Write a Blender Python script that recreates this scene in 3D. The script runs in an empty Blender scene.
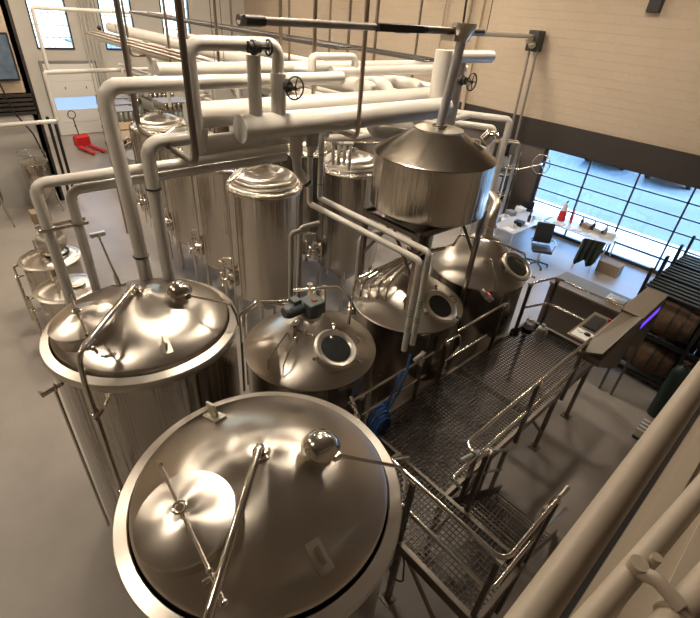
import bpy, math, random
from mathutils import Vector, Matrix
random.seed(7)
PI = math.pi
S = bpy.context.scene
COL = S.collection

# ------------------------------------------------------------------ camera
cam_d = bpy.data.cameras.new('camera')
cam = bpy.data.objects.new('camera', cam_d); COL.objects.link(cam); S.camera = cam
cam_d.sensor_fit = 'HORIZONTAL'; cam_d.sensor_width = 36.0
cam_d.lens = 453.2 / 700 * 36.0
cam_d.clip_start = 0.05; cam_d.clip_end = 300
_p, _r, _y = 0.587, 0.0848, -0.7977
_fw = Vector((math.sin(_y)*math.cos(_p), math.cos(_y)*math.cos(_p), -math.sin(_p)))
_r0 = Vector((math.cos(_y), -math.sin(_y), 0)); _u0 = _r0.cross(_fw)
_R = _r0*math.cos(_r) + _u0*math.sin(_r); _U = -_r0*math.sin(_r) + _u0*math.cos(_r)
M = Matrix((( _R.x, _U.x, -_fw.x, 0), (_R.y, _U.y, -_fw.y, 0), (_R.z, _U.z, -_fw.z, 5.5), (0, 0, 0, 1)))
cam.matrix_world = M

# ------------------------------------------------------------------ world, sun, exposure
S.view_settings.view_transform = 'Standard'; S.view_settings.look = 'None'
S.view_settings.gamma = 1; S.view_settings.use_curve_mapping = False
S.view_settings.exposure = 0.42
W = bpy.data.worlds.new('sky'); S.world = W; W.use_nodes = True
nt = W.node_tree; nt.nodes.clear()
sky = nt.nodes.new('ShaderNodeTexSky'); sky.sky_type = 'NISHITA'
sky.sun_disc = False; sky.sun_elevation = math.radians(32); sky.sun_rotation = math.radians(60)
bg = nt.nodes.new('ShaderNodeBackground'); bg.inputs['Strength'].default_value = 1.7
wo = nt.nodes.new('ShaderNodeOutputWorld')
tint = nt.nodes.new('ShaderNodeMix'); tint.data_type = 'RGBA'; tint.blend_type = 'MULTIPLY'; tint.inputs[0].default_value = 1
tint.inputs[7].default_value = (.70, .87, 1.10, 1)   # interior-balanced camera sees daylight cooler
nt.links.new(sky.outputs[0], tint.inputs[6]); nt.links.new(tint.outputs[2], bg.inputs[0]); nt.links.new(bg.outputs[0], wo.inputs[0])
S.cycles.use_denoising = True
S.cycles.max_bounces = 8; S.cycles.diffuse_bounces = 3; S.cycles.glossy_bounces = 5
S.cycles.transparent_max_bounces = 12; S.cycles.sample_clamp_indirect = 6
S.cycles.caustics_reflective = False; S.cycles.caustics_refractive = False

def area(name, loc, rot, sx, sy, power, col, portal=False):
    l = bpy.data.lights.new(name, 'AREA'); l.shape = 'RECTANGLE'; l.size = sx; l.size_y = sy
    l.energy = power; l.color = col
    o = bpy.data.objects.new(name, l); COL.objects.link(o); o.location = loc; o.rotation_euler = rot
    if portal: l.cycles.is_portal = True
    return o
area('door_daylight_portal', (-2.3, 13.72, 1.25), (PI/2, 0, 0), 7.9, 2.4, 1, (1, 1, 1), True)

# ------------------------------------------------------------------ materials
def _mat(name):
    m = bpy.data.materials.new(name); m.use_nodes = True
    n = m.node_tree; b = n.nodes['Principled BSDF']
    return m, n, b
def plain(name, col, rough=.5, metal=0, noise=0, scale=8, bump=0, coat=0, emit=None, es=0):
    m, n, b = _mat(name)
    b.inputs['Base Color'].default_value = (*col, 1); b.inputs['Roughness'].default_value = rough
    b.inputs['Metallic'].default_value = metal; b.inputs['Coat Weight'].default_value = coat
    if emit: b.inputs['Emission Color'].default_value = (*emit, 1); b.inputs['Emission Strength'].default_value = es
    tc = n.nodes.new('ShaderNodeTexCoord'); nz = n.nodes.new('ShaderNodeTexNoise')
    nz.inputs['Scale'].default_value = scale; nz.inputs['Detail'].default_value = 4
    n.links.new(tc.outputs['Object'], nz.inputs['Vector'])
    if noise:
        mx = n.nodes.new('ShaderNodeMix'); mx.data_type = 'RGBA'
        mx.inputs[6].default_value = (*[c*(1-noise) for c in col], 1); mx.inputs[7].default_value = (*[min(1, c*(1+noise)) for c in col], 1)
        n.links.new(nz.outputs[0], mx.inputs[0]); n.links.new(mx.outputs[2], b.inputs['Base Color'])
    if bump:
        bp = n.nodes.new('ShaderNodeBump'); bp.inputs['Strength'].default_value = bump; bp.inputs['Distance'].default_value = .01
        n.links.new(nz.outputs[0], bp.inputs['Height']); n.links.new(bp.outputs[0], b.inputs['Normal'])
    return m
def steel(name, col=(.60, .55, .47), rough=.26, aniso=.7, radial=True, streak=.05, vert=True, bump=.05):
    """brushed stainless: circumferential grain, faint polishing streaks"""
    m, n, b = _mat(name)
    b.inputs['Metallic'].default_value = 1; b.inputs['Base Color'].default_value = (*col, 1)
    b.inputs['Roughness'].default_value = rough; b.inputs['Anisotropic'].default_value = aniso
    if radial:
        t = n.nodes.new('ShaderNodeTangent'); t.direction_type = 'RADIAL'; t.axis = 'Z'
        n.links.new(t.outputs[0], b.inputs['Tangent'])
    tc = n.nodes.new('ShaderNodeTexCoord'); mp = n.nodes.new('ShaderNodeMapping')
    mp.inputs['Scale'].default_value = (5, 5, .1) if vert else (4, 4, 4)
    nz = n.nodes.new('ShaderNodeTexNoise'); nz.inputs['Scale'].default_value = 3; nz.inputs['Detail'].default_value = 5
    n.links.new(tc.outputs['Object'], mp.inputs[0]); n.links.new(mp.outputs[0], nz.inputs['Vector'])
    r = n.nodes.new('ShaderNodeMapRange'); r.inputs[3].default_value = rough-streak; r.inputs[4].default_value = rough+streak
    n.links.new(nz.outputs[0], r.inputs[0]); n.links.new(r.outputs[0], b.inputs['Roughness'])
    bp = n.nodes.new('ShaderNodeBump'); bp.inputs['Strength'].default_value = bump; bp.inputs['Distance'].default_value = .02
    n.links.new(nz.outputs[0], bp.inputs['Height']); n.links.new(bp.outputs[0], b.inputs['Normal'])
    return m
STEEL_WALL = steel('brushed_steel_shell', col=(.54, .50, .44), rough=.17, aniso=.5, bump=.8)
STEEL_LID = steel('brushed_steel_lid', col=(.68, .64, .58), rough=.30, aniso=.9, vert=False, streak=.03, bump=.015)
STEEL_BAND = steel('satin_steel_band', col=(.62, .585, .53), rough=.34, aniso=.0)
CHROME = plain('polished_steel', (.66, .62, .55), .16, 1)
SATIN = plain('satin_steel', (.58, .54, .47), .33, 1)
DARKSTEEL = plain('dull_steel_post', (.20, .175, .15), .42, 1)
BRONZE = plain('brown_steel_tube', (.40, .33, .26), .28, 1)
PVC = plain('white_pipe_jacket', (.72, .69, .635), .30, 0, .03, 3, coat=.25)
TANP = plain('tan_painted_steel', (.50, .43, .34), .5, 0, .04, 30, .1)
BLACK = plain('black_plastic', (.015, .015, .016), .4)
IRON = plain('black_cast_iron', (.03, .028, .027), .5)
RED = plain('red_paint', (.62, .03, .04), .4)
BLUEH = plain('blue_rubber_hose', (.03, .13, .42), .4)
GREYCAST = plain('grey_gearbox_paint', (.12, .14, .15), .45)
GREENP = plain('dark_green_paint', (.015, .035, .03), .45)
GREENTAPE = plain('green_label_tape', (.03, .22, .12), .5)
OAK = plain('weathered_oak', (.12, .07, .04), .7, 0, .6, 9, .4)
DSAT = plain('dark_satin_steel', (.27, .23, .185), .48, 1)
TRAYM = plain('grey_tray_steel', (.16, .15, .14), .5, .6)
CARD = plain('cardboard', (.30, .22, .14), .8)
WHITEP = plain('white_plastic', (.80, .80, .78), .45)
PAPER = plain('paper', (.85, .85, .84), .7)
CLOTH = plain('dark_green_cloth', (.02, .03, .028), .9, 0, .3, 20, .5)
LEATHER = plain('black_leather', (.035, .037, .045), .4)
MATTEGREY = plain('matte_grey', (.25, .25, .25), .6)
GLASSY = plain('dark_sight_glass', (.03, .035, .035), .08, 0, .5, 30)
TARP = plain('white_sheeting', (.75, .78, .82), .6)
CAN = plain('pale_shrink_wrap', (.50, .54, .52), .35, .3, .2, 12)
AMBER = plain('amber_knob', (.25, .1, .03), .5)

def glass(name, tint=(.93, .97, .98)):
    m = bpy.data.materials.new(name); m.use_nodes = True; n = m.node_tree; n.nodes.clear()
    t = n.nodes.new('ShaderNodeBsdfTransparent'); t.inputs[0].default_value = (*tint, 1)
    g = n.nodes.new('ShaderNodeBsdfGlossy'); g.inputs['Roughness'].default_value = .02
    f = n.nodes.new('ShaderNodeFresnel'); mx = n.nodes.new('ShaderNodeMixShader'); o = n.nodes.new('ShaderNodeOutputMaterial')
    n.links.new(f.outputs[0], mx.inputs[0]); n.links.new(t.outputs[0], mx.inputs[1]); n.links.new(g.outputs[0], mx.inputs[2])
    n.links.new(mx.outputs[0], o.inputs[0]); return m
GLASS = glass('window_glass')

def floor_mat():
    m, n, b = _mat('grey_epoxy_floor')
    tc = n.nodes.new('ShaderNodeTexCoord'); a = n.nodes.new('ShaderNodeTexNoise'); a.inputs['Scale'].default_value = .9; a.inputs['Detail'].default_value = 6
    cr = n.nodes.new('ShaderNodeValToRGB')
    cr.color_ramp.elements[0].position = .3; cr.color_ramp.elements[0].color = (.31, .285, .26, 1)
    cr.color_ramp.elements[1].position = .75; cr.color_ramp.elements[1].color = (.42, .385, .35, 1)
    n.links.new(tc.outputs['Object'], a.inputs['Vector']); n.links.new(a.outputs[0], cr.inputs[0]); n.links.new(cr.outputs[0], b.inputs['Base Color'])
    r = n.nodes.new('ShaderNodeMapRange'); r.inputs[3].default_value = .25; r.inputs[4].default_value = .5
    n.links.new(a.outputs[0], r.inputs[0]); n.links.new(r.outputs[0], b.inputs['Roughness'])
    return m
def block_mat(name, c1, c2, mort):
    m, n, b = _mat(name)
    tc = n.nodes.new('ShaderNodeTexCoord'); sp = n.nodes.new('ShaderNodeSeparateXYZ'); cb = n.nodes.new('ShaderNodeCombineXYZ')
    ad = n.nodes.new('ShaderNodeMath'); ad.operation = 'ADD'
    n.links.new(tc.outputs['Object'], sp.inputs[0]); n.links.new(sp.outputs[0], ad.inputs[0]); n.links.new(sp.outputs[1], ad.inputs[1])
    n.links.new(ad.outputs[0], cb.inputs[0]); n.links.new(sp.outputs[2], cb.inputs[1])
    br = n.nodes.new('ShaderNodeTexBrick'); br.inputs['Scale'].default_value = 1
    br.inputs['Brick Width'].default_value = .40; br.inputs['Row Height'].default_value = .20; br.inputs['Mortar Size'].default_value = .006
    br.inputs['Color1'].default_value = (*c1, 1); br.inputs['Color2'].default_value = (*c2, 1); br.inputs['Mortar'].default_value = (*mort, 1)
    n.links.new(cb.outputs[0], br.inputs['Vector']); n.links.new(br.outputs['Color'], b.inputs['Base Color'])
    bp = n.nodes.new('ShaderNodeBump'); bp.invert = True; bp.inputs['Distance'].default_value = .012; bp.inputs['Strength'].default_value = .8
    n.links.new(br.outputs['Fac'], bp.inputs['Height']); n.links.new(bp.outputs[0], b.inputs['Normal'])
    b.inputs['Roughness'].default_value = .75
    return m
FLOOR = floor_mat()
BLOCK = block_mat('tan_painted_block', (.50, .41, .31), (.52, .43, .325), (.60, .50, .38))
WALLW = plain('pale_painted_wall', (.60, .58, .54), .7)
TANWALL = plain('tan_painted_wall', (.58, .47, .35), .7)
DARKBAND = plain('dark_brown_lintel', (.035, .028, .024), .6)
CEIL = plain('brown_ceiling_deck', (.44, .39, .34), .8)

# ------------------------------------------------------------------ mesh builder
class MB:
    def __init__(s): s.v = []; s.f = []
    def _add(s, vs, fs):
        o = len(s.v); s.v += [tuple(v) for v in vs]; s.f += [tuple(i+o for i in f) for f in fs]; return s
    def box(s, x0, x1, y0, y1, z0, z1, mat=None):
        vs = [Vector(p) for p in ((x0,y0,z0),(x1,y0,z0),(x1,y1,z0),(x0,y1,z0),(x0,y0,z1),(x1,y0,z1),(x1,y1,z1),(x0,y1,z1))]
        if mat: vs = [mat @ v for v in vs]
        return s._add(vs, [(0,3,2,1),(4,5,6,7),(0,1,5,4),(1,2,6,5),(2,3,7,6),(3,0,4,7)])
    def prism(s, poly, axis, a, b):
        """poly: 2D points in the plane normal to axis, extruded a..b"""
        def P(p, t): return {'x': (t, p[0], p[1]), 'y': (p[0], t, p[1]), 'z': (p[0], p[1], t)}[axis]
        n = len(poly); vs = [P(p, a) for p in poly] + [P(p, b) for p in poly]
        fs = [tuple(range(n)), tuple(range(2*n-1, n-1, -1))] + [(i, i+n, (i+1) % n+n, (i+1) % n) for i in range(n)]
        return s._add(vs, fs)
    def lathe(s, prof, n=48, c=(0,0,0), mat=None):
        """prof: list of (r, z); closed to the axis where r == 0"""
        vs = []; rings = []
        for r, z in prof:
            if r < 1e-6: rings.append([len(vs)]); vs.append(Vector((c[0], c[1], c[2]+z)))
            else:
                rings.append(list(range(len(vs), len(vs)+n)))
                for i in range(n):
                    a = 2*PI*i/n; vs.append(Vector((c[0]+r*math.cos(a), c[1]+r*math.sin(a), c[2]+z)))
        fs = []
        for A, B in zip(rings, rings[1:]):
            if len(A) == 1 and len(B) == 1: continue
            for i in range(n):
                j = (i+1) % n
                if len(A) == 1: fs.append((A[0], B[j], B[i]))
                elif len(B) == 1: fs.append((A[i], A[j], B[0]))
                else: fs.append((A[i], A[j], B[j], B[i]))
        if mat: vs = [mat @ v for v in vs]
        return s._add(vs, fs)
    def tube(s, pts, r, bend=0, n=12, closed=False):
        P = [Vector(p) for p in pts]
        if bend and len(P) > 2 and not closed:
            Q = [P[0]]
            for i in range(1, len(P)-1):
                a, b, c = P[i-1], P[i], P[i+1]
                u, w = (a-b), (c-b); la, lc = u.length, w.length; u.normalize(); w.normalize()
                th = u.angle(w)
                if th > PI-.02: Q.append(b); continue
                d = min(bend/math.tan(th/2), la*.48, lc*.48)
                rr = d*math.tan(th/2); bis = (u+w).normalized(); cen = b+bis*(rr/math.sin(th/2))
                s0 = (b+u*d)-cen; s1 = (b+w*d)-cen; tot = s0.angle(s1); K = max(3, int(tot/.28))
                for k in range(K+1):
                    t = k/K
                    Q.append(cen + (s0*math.sin((1-t)*tot) + s1*math.sin(t*tot))/math.sin(tot))
            Q.append(P[-1]); P = Q
        m = len(P); T = []
        for i in range(m):
            if closed: t = P[(i+1) % m]-P[i-1]
            else: t = P[min(i+1, m-1)]-P[max(i-1, 0)]
            T.append(t.normalized())
        up = Vector((0,0,1)) if abs(T[0].z) < .9 else Vector((1,0,0))
        nrm = T[0].cross(up).normalized(); vs = []
        for i in range(m):
            if i:
                nrm = (nrm - T[i]*nrm.dot(T[i])).normalized()
            bn = T[i].cross(nrm)
            for k in range(n):
                a = 2*PI*k/n; vs.append(P[i] + (nrm*math.cos(a)+bn*math.sin(a))*r)
        fs = []
        for i in range(m if closed else m-1):
            j = (i+1) % m
            for k in range(n):
                l = (k+1) % n; fs.append((i*n+k, i*n+l, j*n+l, j*n+k))
        if not closed: fs += [tuple(range(n-1, -1, -1)), tuple((m-1)*n+k for k in range(n))]
        return s._add(vs, fs)
    def cyl(s, a, b, r, n=16): return s.tube([a, b], r, n=n)
    def sphere(s, c, r, sz=1, n=16):
        K = n//2; return s.lathe([(r*math.sin(PI*k/K) if 0 < k < K else 0, -r*sz*math.cos(PI*k/K)) for k in range(K+1)], n, c)
    def torus(s, c, R, r, axis='z', n=28, m=8):
        pts = []
        for i in range(n):
            a = 2*PI*i/n; u, w = R*math.cos(a), R*math.sin(a)
            pts.append({'z': (c[0]+u, c[1]+w, c[2]), 'x': (c[0], c[1]+u, c[2]+w), 'y': (c[0]+u, c[1], c[2]+w)}[axis])
        return s.tube(pts, r, n=m, closed=True)
    def build(s, name, mat, parent=None, loc=None, sharp=35, bevel=0):
        me = bpy.data.meshes.new(name); me.from_pydata(s.v, [], s.f); me.validate()
        me.polygons.foreach_set('use_smooth', [True]*len(me.polygons)); me.update()
        me.set_sharp_from_angle(angle=math.radians(sharp))
        me.materials.append(mat)
        o = bpy.data.objects.new(name, me); COL.objects.link(o)
        if parent: o.parent = parent
        if loc: o.location = loc
        if bevel:
            b = o.modifiers.new('bevel', 'BEVEL'); b.width = bevel; b.segments = 2; b.limit_method = 'ANGLE'
        return o

def tag(o, label, cat, group=None, kind=None):
    if label: o['label'] = label
    if cat: o['category'] = cat
    if group: o['group'] = group
    if kind: o['kind'] = kind
    return o
def thing(name, label, cat, loc=(0,0,0), rz=0, group=None):
    o = bpy.data.objects.new(name, None); COL.objects.link(o); o.empty_display_size = .1
    o.location = loc; o.rotation_euler = (0, 0, rz)
    return tag(o, label, cat, group)
def struct(name, mb, mat, parent=None):
    o = mb.build(name, mat, parent); o['kind'] = 'structure'; return o
def dup(root, loc, rz=None, label=None, group=None):
    r = root.copy(); COL.objects.link(r); r.location = loc
    if rz is not None: r.rotation_euler = (0, 0, rz)
    if label: r['label'] = label
    if group: r['group'] = group
    for ch in list(root.children):
        c = ch.copy(); COL.objects.link(c); c.parent = r
        for g in list(ch.children):
            d = g.copy(); COL.objects.link(d); d.parent = c
    return r
B = MB

# ------------------------------------------------------------------ setting
XW, YW = -23.3, 13.8
struct('floor', B().box(XW-.3, 4, -7, YW+.15, -.12, 0), FLOOR)
struct('ceiling', B().box(XW-.3, 4.2, -7.2, YW+.3, 8.6, 8.8), CEIL)
# back wall (roll-up glass door in it), block above, dark lintel
struct('wall_back', B().box(XW, 4, YW, YW+.3, 3.12, 8.6), BLOCK)
struct('wall_back_lower', B().box(XW, -6.35, YW, YW+.3, 0, 3.12).box(1.65, 4, YW, YW+.3, 0, 3.12), plain('dark_painted_block', (.13, .11, .10), .7))
struct('trim_1', B().box(XW, 4, YW-.06, YW+.2, 2.42, 3.12), DARKBAND)
# far left wall with windows and small roll-up door
wl = B()
wins = [(4.50, 5.83, 3.25, 5.30), (7.05, 8.35, 3.25, 5.30), (9.6, 10.9, 3.25, 5.3)]
ys = [2.0]
segs = []
y = -7
for (a, b, z0, z1) in wins:
    wl.box(XW-.25, XW, y, a, 0 if y != -7 else 0, 8.6); wl.box(XW-.25, XW, a, b, 0, z0); wl.box(XW-.25, XW, a, b, z1, 8.6); y = b
wl.box(XW-.25, XW, y, YW+.3, 0, 8.6)
struct('wall_left', wl, WALLW)
for k, (a, b, z0, z1) in enumerate(wins):
    fr = B(); t = .035
    fr.box(XW-.1, XW+.03, a, a+.05, z0, z1).box(XW-.1, XW+.03, b-.05, b, z0, z1).box(XW-.1, XW+.05, a, b, z0, z0+.06).box(XW-.1, XW+.03, a, b, z1-.05, z1)
    w = struct('window_%d' % (k+1), fr, BLACK)
    g = B()
    for i in range(1, 6): yy = a+(b-a)*i/6; g.box(XW-.06, XW-.03, yy-.008, yy+.008, z0, z1)
    for i in range(1, 5): zz = z0+(z1-z0)*i/5; g.box(XW-.07, XW-.02, a, b, zz-.014, zz+.014)
    g.build('muntin_grid', MATTEGREY, w)
    B().box(XW-.09, XW-.08, a, b, z0, z1).build('pane', GLASS, w)
# small sectional door under the first window
dr = B()
for i, (z0, z1) in enumerate([(.02, .50), (.51, 1.02), (1.50, 2.10), (2.11, 2.74)]): dr.box(XW+.01, XW+.07, 4.5, 6.45, z0, z1)
dr.box(XW+.01, XW+.07, 4.5, 4.6, 1.02, 1.5).box(XW+.01, XW+.07, 6.35, 6.45, 1.02, 1.5)
d1 = struct('door_1', dr, WHITEP)
B().box(XW+.012, XW+.06, 4.4, 4.5, 0, 2.85).box(XW+.012, XW+.06, 6.45, 6.55, 0, 2.85).box(XW+.012, XW+.08, 4.4, 6.55, 2.75, 2.85).build('frame', MATTEGREY, d1)
plain_blue = plain('daylight_glow_pane', (.35, .55, .85), .2, emit=(.35, .58, 1.0), es=.55)  # blue glow given to the pane stands in for daylight behind it
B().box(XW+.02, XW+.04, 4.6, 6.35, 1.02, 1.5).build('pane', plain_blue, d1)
B().box(XW+.05, XW+.08, 5.1, 5.13, 1.8, 1.9).box(XW+.05, XW+.08, 5.9, 5.93, 1.8, 1.9).box(XW+.05, XW+.08, 5.1, 5.13, .3, .4).build('handle', BLACK, d1)
# partition at the left with tan paint above a dark louvre band
struct('wall_partition', B().box(-15.7, -15.5, -7, 2.6, 3.0, 8.6).box(XW, -15.5, 2.45, 2.6, 3.0, 8.6), TANWALL)
struct('wall_partition_lower', B().box(-15.7, -15.5, -7, 2.6, 0, 2.45).box(XW, -15.5, 2.45, 2.6, 0, 2.45), plain('grey_lower_wall', (.46, .44, .41), .7))
lv = B()
for i in range(5): lv.box(-15.62, -15.46, -7, 2.6, 2.46+i*.11, 2.46+i*.11+.07)
struct('trim_2', lv.box(-15.68, -15.6, -7, 2.6, 2.45, 3.0), DARKBAND)
struct('trim_3', B().box(-15.51, -15.46, 2.56, 2.63, 0, 8.6), DARKBAND)
struct('wall_front', B().box(XW-.25, 4, -7.2, -7, 0, 8.6), plain('grey_brown_wall', (.48, .43, .37), .8))
struct('wall_right', B().box(4, 4.2, -7.2, YW+.3, 0, 8.6), plain('brown_block_wall', (.38, .32, .26), .8))

# glass roll-up door
x0, x1 = -6.32, 1.62
pitch = 1.31; xs = [-6.30+i*pitch for i in range(7)]
zs = [0.04, .44, .83, 1.22, 1.61, 2.00, 2.40]
f = B()
for x in xs: f.box(x-.022, x+.022, YW+.02, YW+.07, .04, 2.42)
for z in zs: f.box(xs[0], xs[-1], YW+.02, YW+.07, z-.018, z+.018)
f.box(x0-.06, x0+.02, YW-.02, YW+.12, 0, 2.42).box(x1-.02, x1+.06, YW-.02, YW+.12, 0, 2.42)
f.box(x0, x1, YW-.01, YW+.09, 0, .10)
door2 = struct('door_2', f, plain('dark_anodised_frame', (.03, .035, .05), .4))
for i in range(6):
    for j in range(6):
        B().box(xs[i]+.02, xs[i+1]-.02, YW+.04, YW+.048, zs[j]+.016, zs[j+1]-.016).build('pane', GLASS, door2)

# outside: pavement, forecourt, parking lot
struct('exterior_ground', B().box(-70, 60, 16.6, 110, -.35, -.15), plain('asphalt', (.085, .125, .14), .9, 0, .45, .35))
struct('exterior_sidewalk', B().box(-40, 40, YW+1.3, 16.6, -.3, -.04), plain('concrete_sidewalk', (.80, .80, .78), .8, 0, .05, 2))
struct('exterior_gravel', B().box(-40, 40, YW+.1, YW+1.3, -.3, -.06), plain('gravel', (.40, .42, .44), .9, 0, .5, 40, .6))
struct('exterior_kerb', B().box(-40, 40, 16.55, 16.75, -.3, -.06), plain('kerb', (.72, .74, .74), .8))
sn = bpy.data.lights.new('sun', 'SUN'); sn.energy = 3.5; sn.angle = .01; sn.color = (.80, .93, 1)
so = bpy.data.objects.new('sun', sn); COL.objects.link(so); so.location = (0, 40, 20); so.rotation_euler = (math.radians(48), 0, math.radians(200))

# ------------------------------------------------------------------ ceiling lamps
LAMPM = plain('lamp_diffuser', (1, .85, .62), .5, emit=(1, .84, .64), es=22)
def lamp(x, y, z, power, label):
    t = thing('linear_high_bay', label, 'ceiling lamp', (x, y, z), 0, 'linear high bay lamps')
    L, Wd = .42, .20
    B().box(-L-.03, L+.03, -Wd-.03, Wd+.03, .01, .09).build('housing', SATIN, t, bevel=.01)
    B().box(-L, L, -Wd, Wd, 0, .012).build('diffuser', LAMPM, t)
    B().cyl((-.3, 0, .08), (-.3, 0, 8.6-z), .008, 8).build('cable', BLACK, t); B().cyl((.3, 0, .08), (.3, 0, 8.6-z), .008, 8).build('cable', BLACK, t)
    l = bpy.data.lights.new('lamp_light', 'AREA'); l.shape = 'RECTANGLE'; l.size = 2*L; l.size_y = 2*Wd; l.energy = power; l.color = (1, .84, .66)
    o = bpy.data.objects.new('lamp_light', l); COL.objects.link(o); o.parent = t; o.location = (0, 0, -.02)
for j, (yy, rn) in enumerate(((-2.2, 'at the front wall'), (3.1, 'over the two big tanks'), (6.6, 'over the hopper'), (10.8, 'nearest the glass door'))):
    for k, xx in enumerate((-4.2, -8.6, -13.0, -18.4)):
        p = [[55, 45, 60, 60], [125, 95, 80, 130], [60, 150, 90, 90], [60, 95, 80, 80]][j][k]
        lamp(xx, yy, 7.7, p, 'linear ceiling lamp, row %s, %s from the right' % (rn, ['first', 'second', 'third', 'fourth'][k]))

# ------------------------------------------------------------------ big liquor tanks (nearest two)
def arc_dome(r, h, n=6, z=0):       # shallow dome profile from rim to axis
    return [(r*math.cos(PI/2*i/n) if i < n else 0, z+h*math.sin(PI/2*i/n)) for i in range(n+1)]
def big_tank(name, label, loc, far):
    t = thing(name, label, 'tank', loc, 0)
    zr = 2.90
    B().lathe([(0, .35), (.5, .38), (.83, .50), (.85, .60), (.85, zr-.10), (.87, zr-.07)], 96).build('shell', STEEL_WALL, t)
    B().lathe([(.85, zr-.13), (.885, zr-.115), (.892, zr-.09), (.890, zr-.055), (.882, zr-.042), (.81, zr-.022), (.805, zr-.028), (.80, zr-.05)], 96).build('rim_band', STEEL_BAND, t)
    B().lathe([(.79, zr-.06), (.79, zr+.006), (.775, zr+.022), (.40, zr+.17), (.08, zr+.285), (0, zr+.29)], 128).build('lid', STEEL_LID, t, sharp=30)
    for a in (45, 135, 225, 315):
        cx, cy = .68*math.cos(math.radians(a)), .68*math.sin(math.radians(a))
        B().cyl((cx, cy, 0), (cx, cy, .5), .05).cyl((cx, cy, 0), (cx, cy, .02), .09).build('leg', SATIN, t)
    # manway: raised collar on the sloping lid with a coned cover
    mx, my = .03, -.50; mz = zr+.13
    Mt = Matrix.Translation((mx, my, mz)) @ Matrix.Rotation(math.radians(9), 4, 'X')
    col = B().lathe([(.255, -.12), (.255, .06), (.24, .065), (.24, -.12)], 56, mat=Mt).build('manway_collar', SATIN, t)
    B().lathe([(.262, .062), (.272, .066), (.276, .078), (.27, .088), (.10, .135), (.03, .145), (0, .146)], 64, mat=None).build('manway_cover', STEEL_LID, t)
    cover = t.children[-1] if t.children else None
    for c in t.children:
        if c.name.startswith('manway_cover'): c.matrix_local = Mt; cover = c
    bar = B().tube([(0, -.33, .16), (0, .55, .16)], .012, n=10).box(-.012, .012, -.34, -.31, .03, .17).sphere((0, .55, .16), .022).cyl((0, 0, .13), (0, 0, .19), .022).torus((0, 0, .19), .035, .007)
    rot = Matrix.Rotation(math.radians(-95), 4, 'Z')
    clamp = bar.build('clamp_bar', CHROME, t); clamp.matrix_local = Mt @ rot
    k = B().cyl((-.05, .40, .13), (.05, .40, .13), .016).cyl((0, .39, .16), (0, .39, -.02), .012).sphere((0, .39, .19), .018)
    kk = k.build('clamp_knob', CHROME, t); kk.matrix_local = Mt @ rot
    # centre elbow and pipe running over the rim and down the shell
    cl = B().torus((-.01, 0, zr+.315), .045, .011).cyl((-.01, 0, zr+.26), (-.01, 0, zr+.34), .038).cyl((-.07, .01, zr+.315), (.055, 0, zr+.315), .012).build('clamp_fitting', CHROME, t)
    ang = math.radians(-48); ex, ey = .955*math.cos(ang), .955*math.sin(ang)
    B().tube([(-.01, 0, zr+.27), (-.01, 0, zr+.40), (ex*.97, ey*.97, zr+.30), (ex, ey, zr-.05), (ex, ey, .5)], .023, .09, 14).build('spray_pipe', CHROME, t)
    B().cyl((ex*.9, ey*.9, 2.55), (ex*1.03, ey*1.03, 2.55), .015).torus((ex, ey, 2.62), .028, .008).torus((ex, ey, 1.6), .028, .008).build('pipe_bracket', CHROME, t)
    # pressure relief cap with weight arm
    vx, vy = .16, .32
    B().lathe([(.062, -.07), (.062, .05), (.075, .06), (.095, .065)], 32).build('vent_neck', CHROME, t, loc=(vx, vy, zr+.20))
    t.children[-1].scale = (1.2, 1.2, 1.1)
    B().lathe([(.098, .06), (.104, .07), (.104, .08), (.095, .10), (.075, .135), (.04, .158), (0, .165)], 40).build('vent_cap', CHROME, t, loc=(vx, vy, zr+.20)).scale = (1.2, 1.2, 1.1)
    ux, uy = .66, .75
    B().tube([(vx+.09, vy+.02, zr+.275), (vx+.125, vy+.06, zr+.27), (.56, .64, zr+.23), (.585, .68, zr+.10), (.59, .69, zr-.02)], .011, .03, 8).build('vent_arm', CHROME, t)
    B().box(vx+.08, vx+.13, vy+.01, vy+.06, zr+.25, zr+.30).build('vent_hinge', CHROME, t)
    for lx, ly, rz in ((.61, -.04, -.1), (-.64, .0, .1)):
        zz = zr+.075
        m = Matrix.Translation((lx, ly, zz)) @ Matrix.Rotation(rz, 4, 'Z') @ Matrix.Rotation(math.radians(20 if lx > 0 else -20), 4, 'Y')
        B().box(-.09, .09, -.045, .045, .0, .014, m).build('lug_pad', SATIN, t)
        B().box(-.05, .05, -.009, .009, .012, .115, m).build('lifting_lug', SATIN, t)
    # sample valve on the shell
    sa = math.radians(-78); sx, sy = math.cos(sa), math.sin(sa)
    B().cyl((.85*sx, .85*sy, 2.66), (1.02*sx, 1.02*sy, 2.64), .02).torus((.90*sx, .90*sy, 2.655), .03, .01, 'y').cyl((1.0*sx, 1.0*sy, 2.66), (1.0*sx-.08, 1.0*sy-.02, 2.62), .013).build('shell_valve', CHROME, t)
    B().tube([(.91*sx, .91*sy, 2.64), (.91*sx, .91*sy, .6)], .014).build('sight_tube', CHROME, t)
    return t
TA = big_tank('liquor_tank', 'huge round stainless tank nearest the camera, lid filling the lower middle', (-1.595, .92, 0), False)
TA.scale = (1.01, 1.01, 1)
st = B().box(-.56, -.08, -.03, .03, .0, .004, Matrix.Translation((0, 0, 3.186)) @ Matrix.Rotation(math.radians(-20.6), 4, 'Y'))
st.build('polished_seam', STEEL_BAND, TA)
TB = big_tank('liquor_tank', 'huge round stainless tank at the left with bright lid and white pipes rising behind it', (-3.81, 1.01, 0), True)
TB.scale = (.972, .972, 1)

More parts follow.
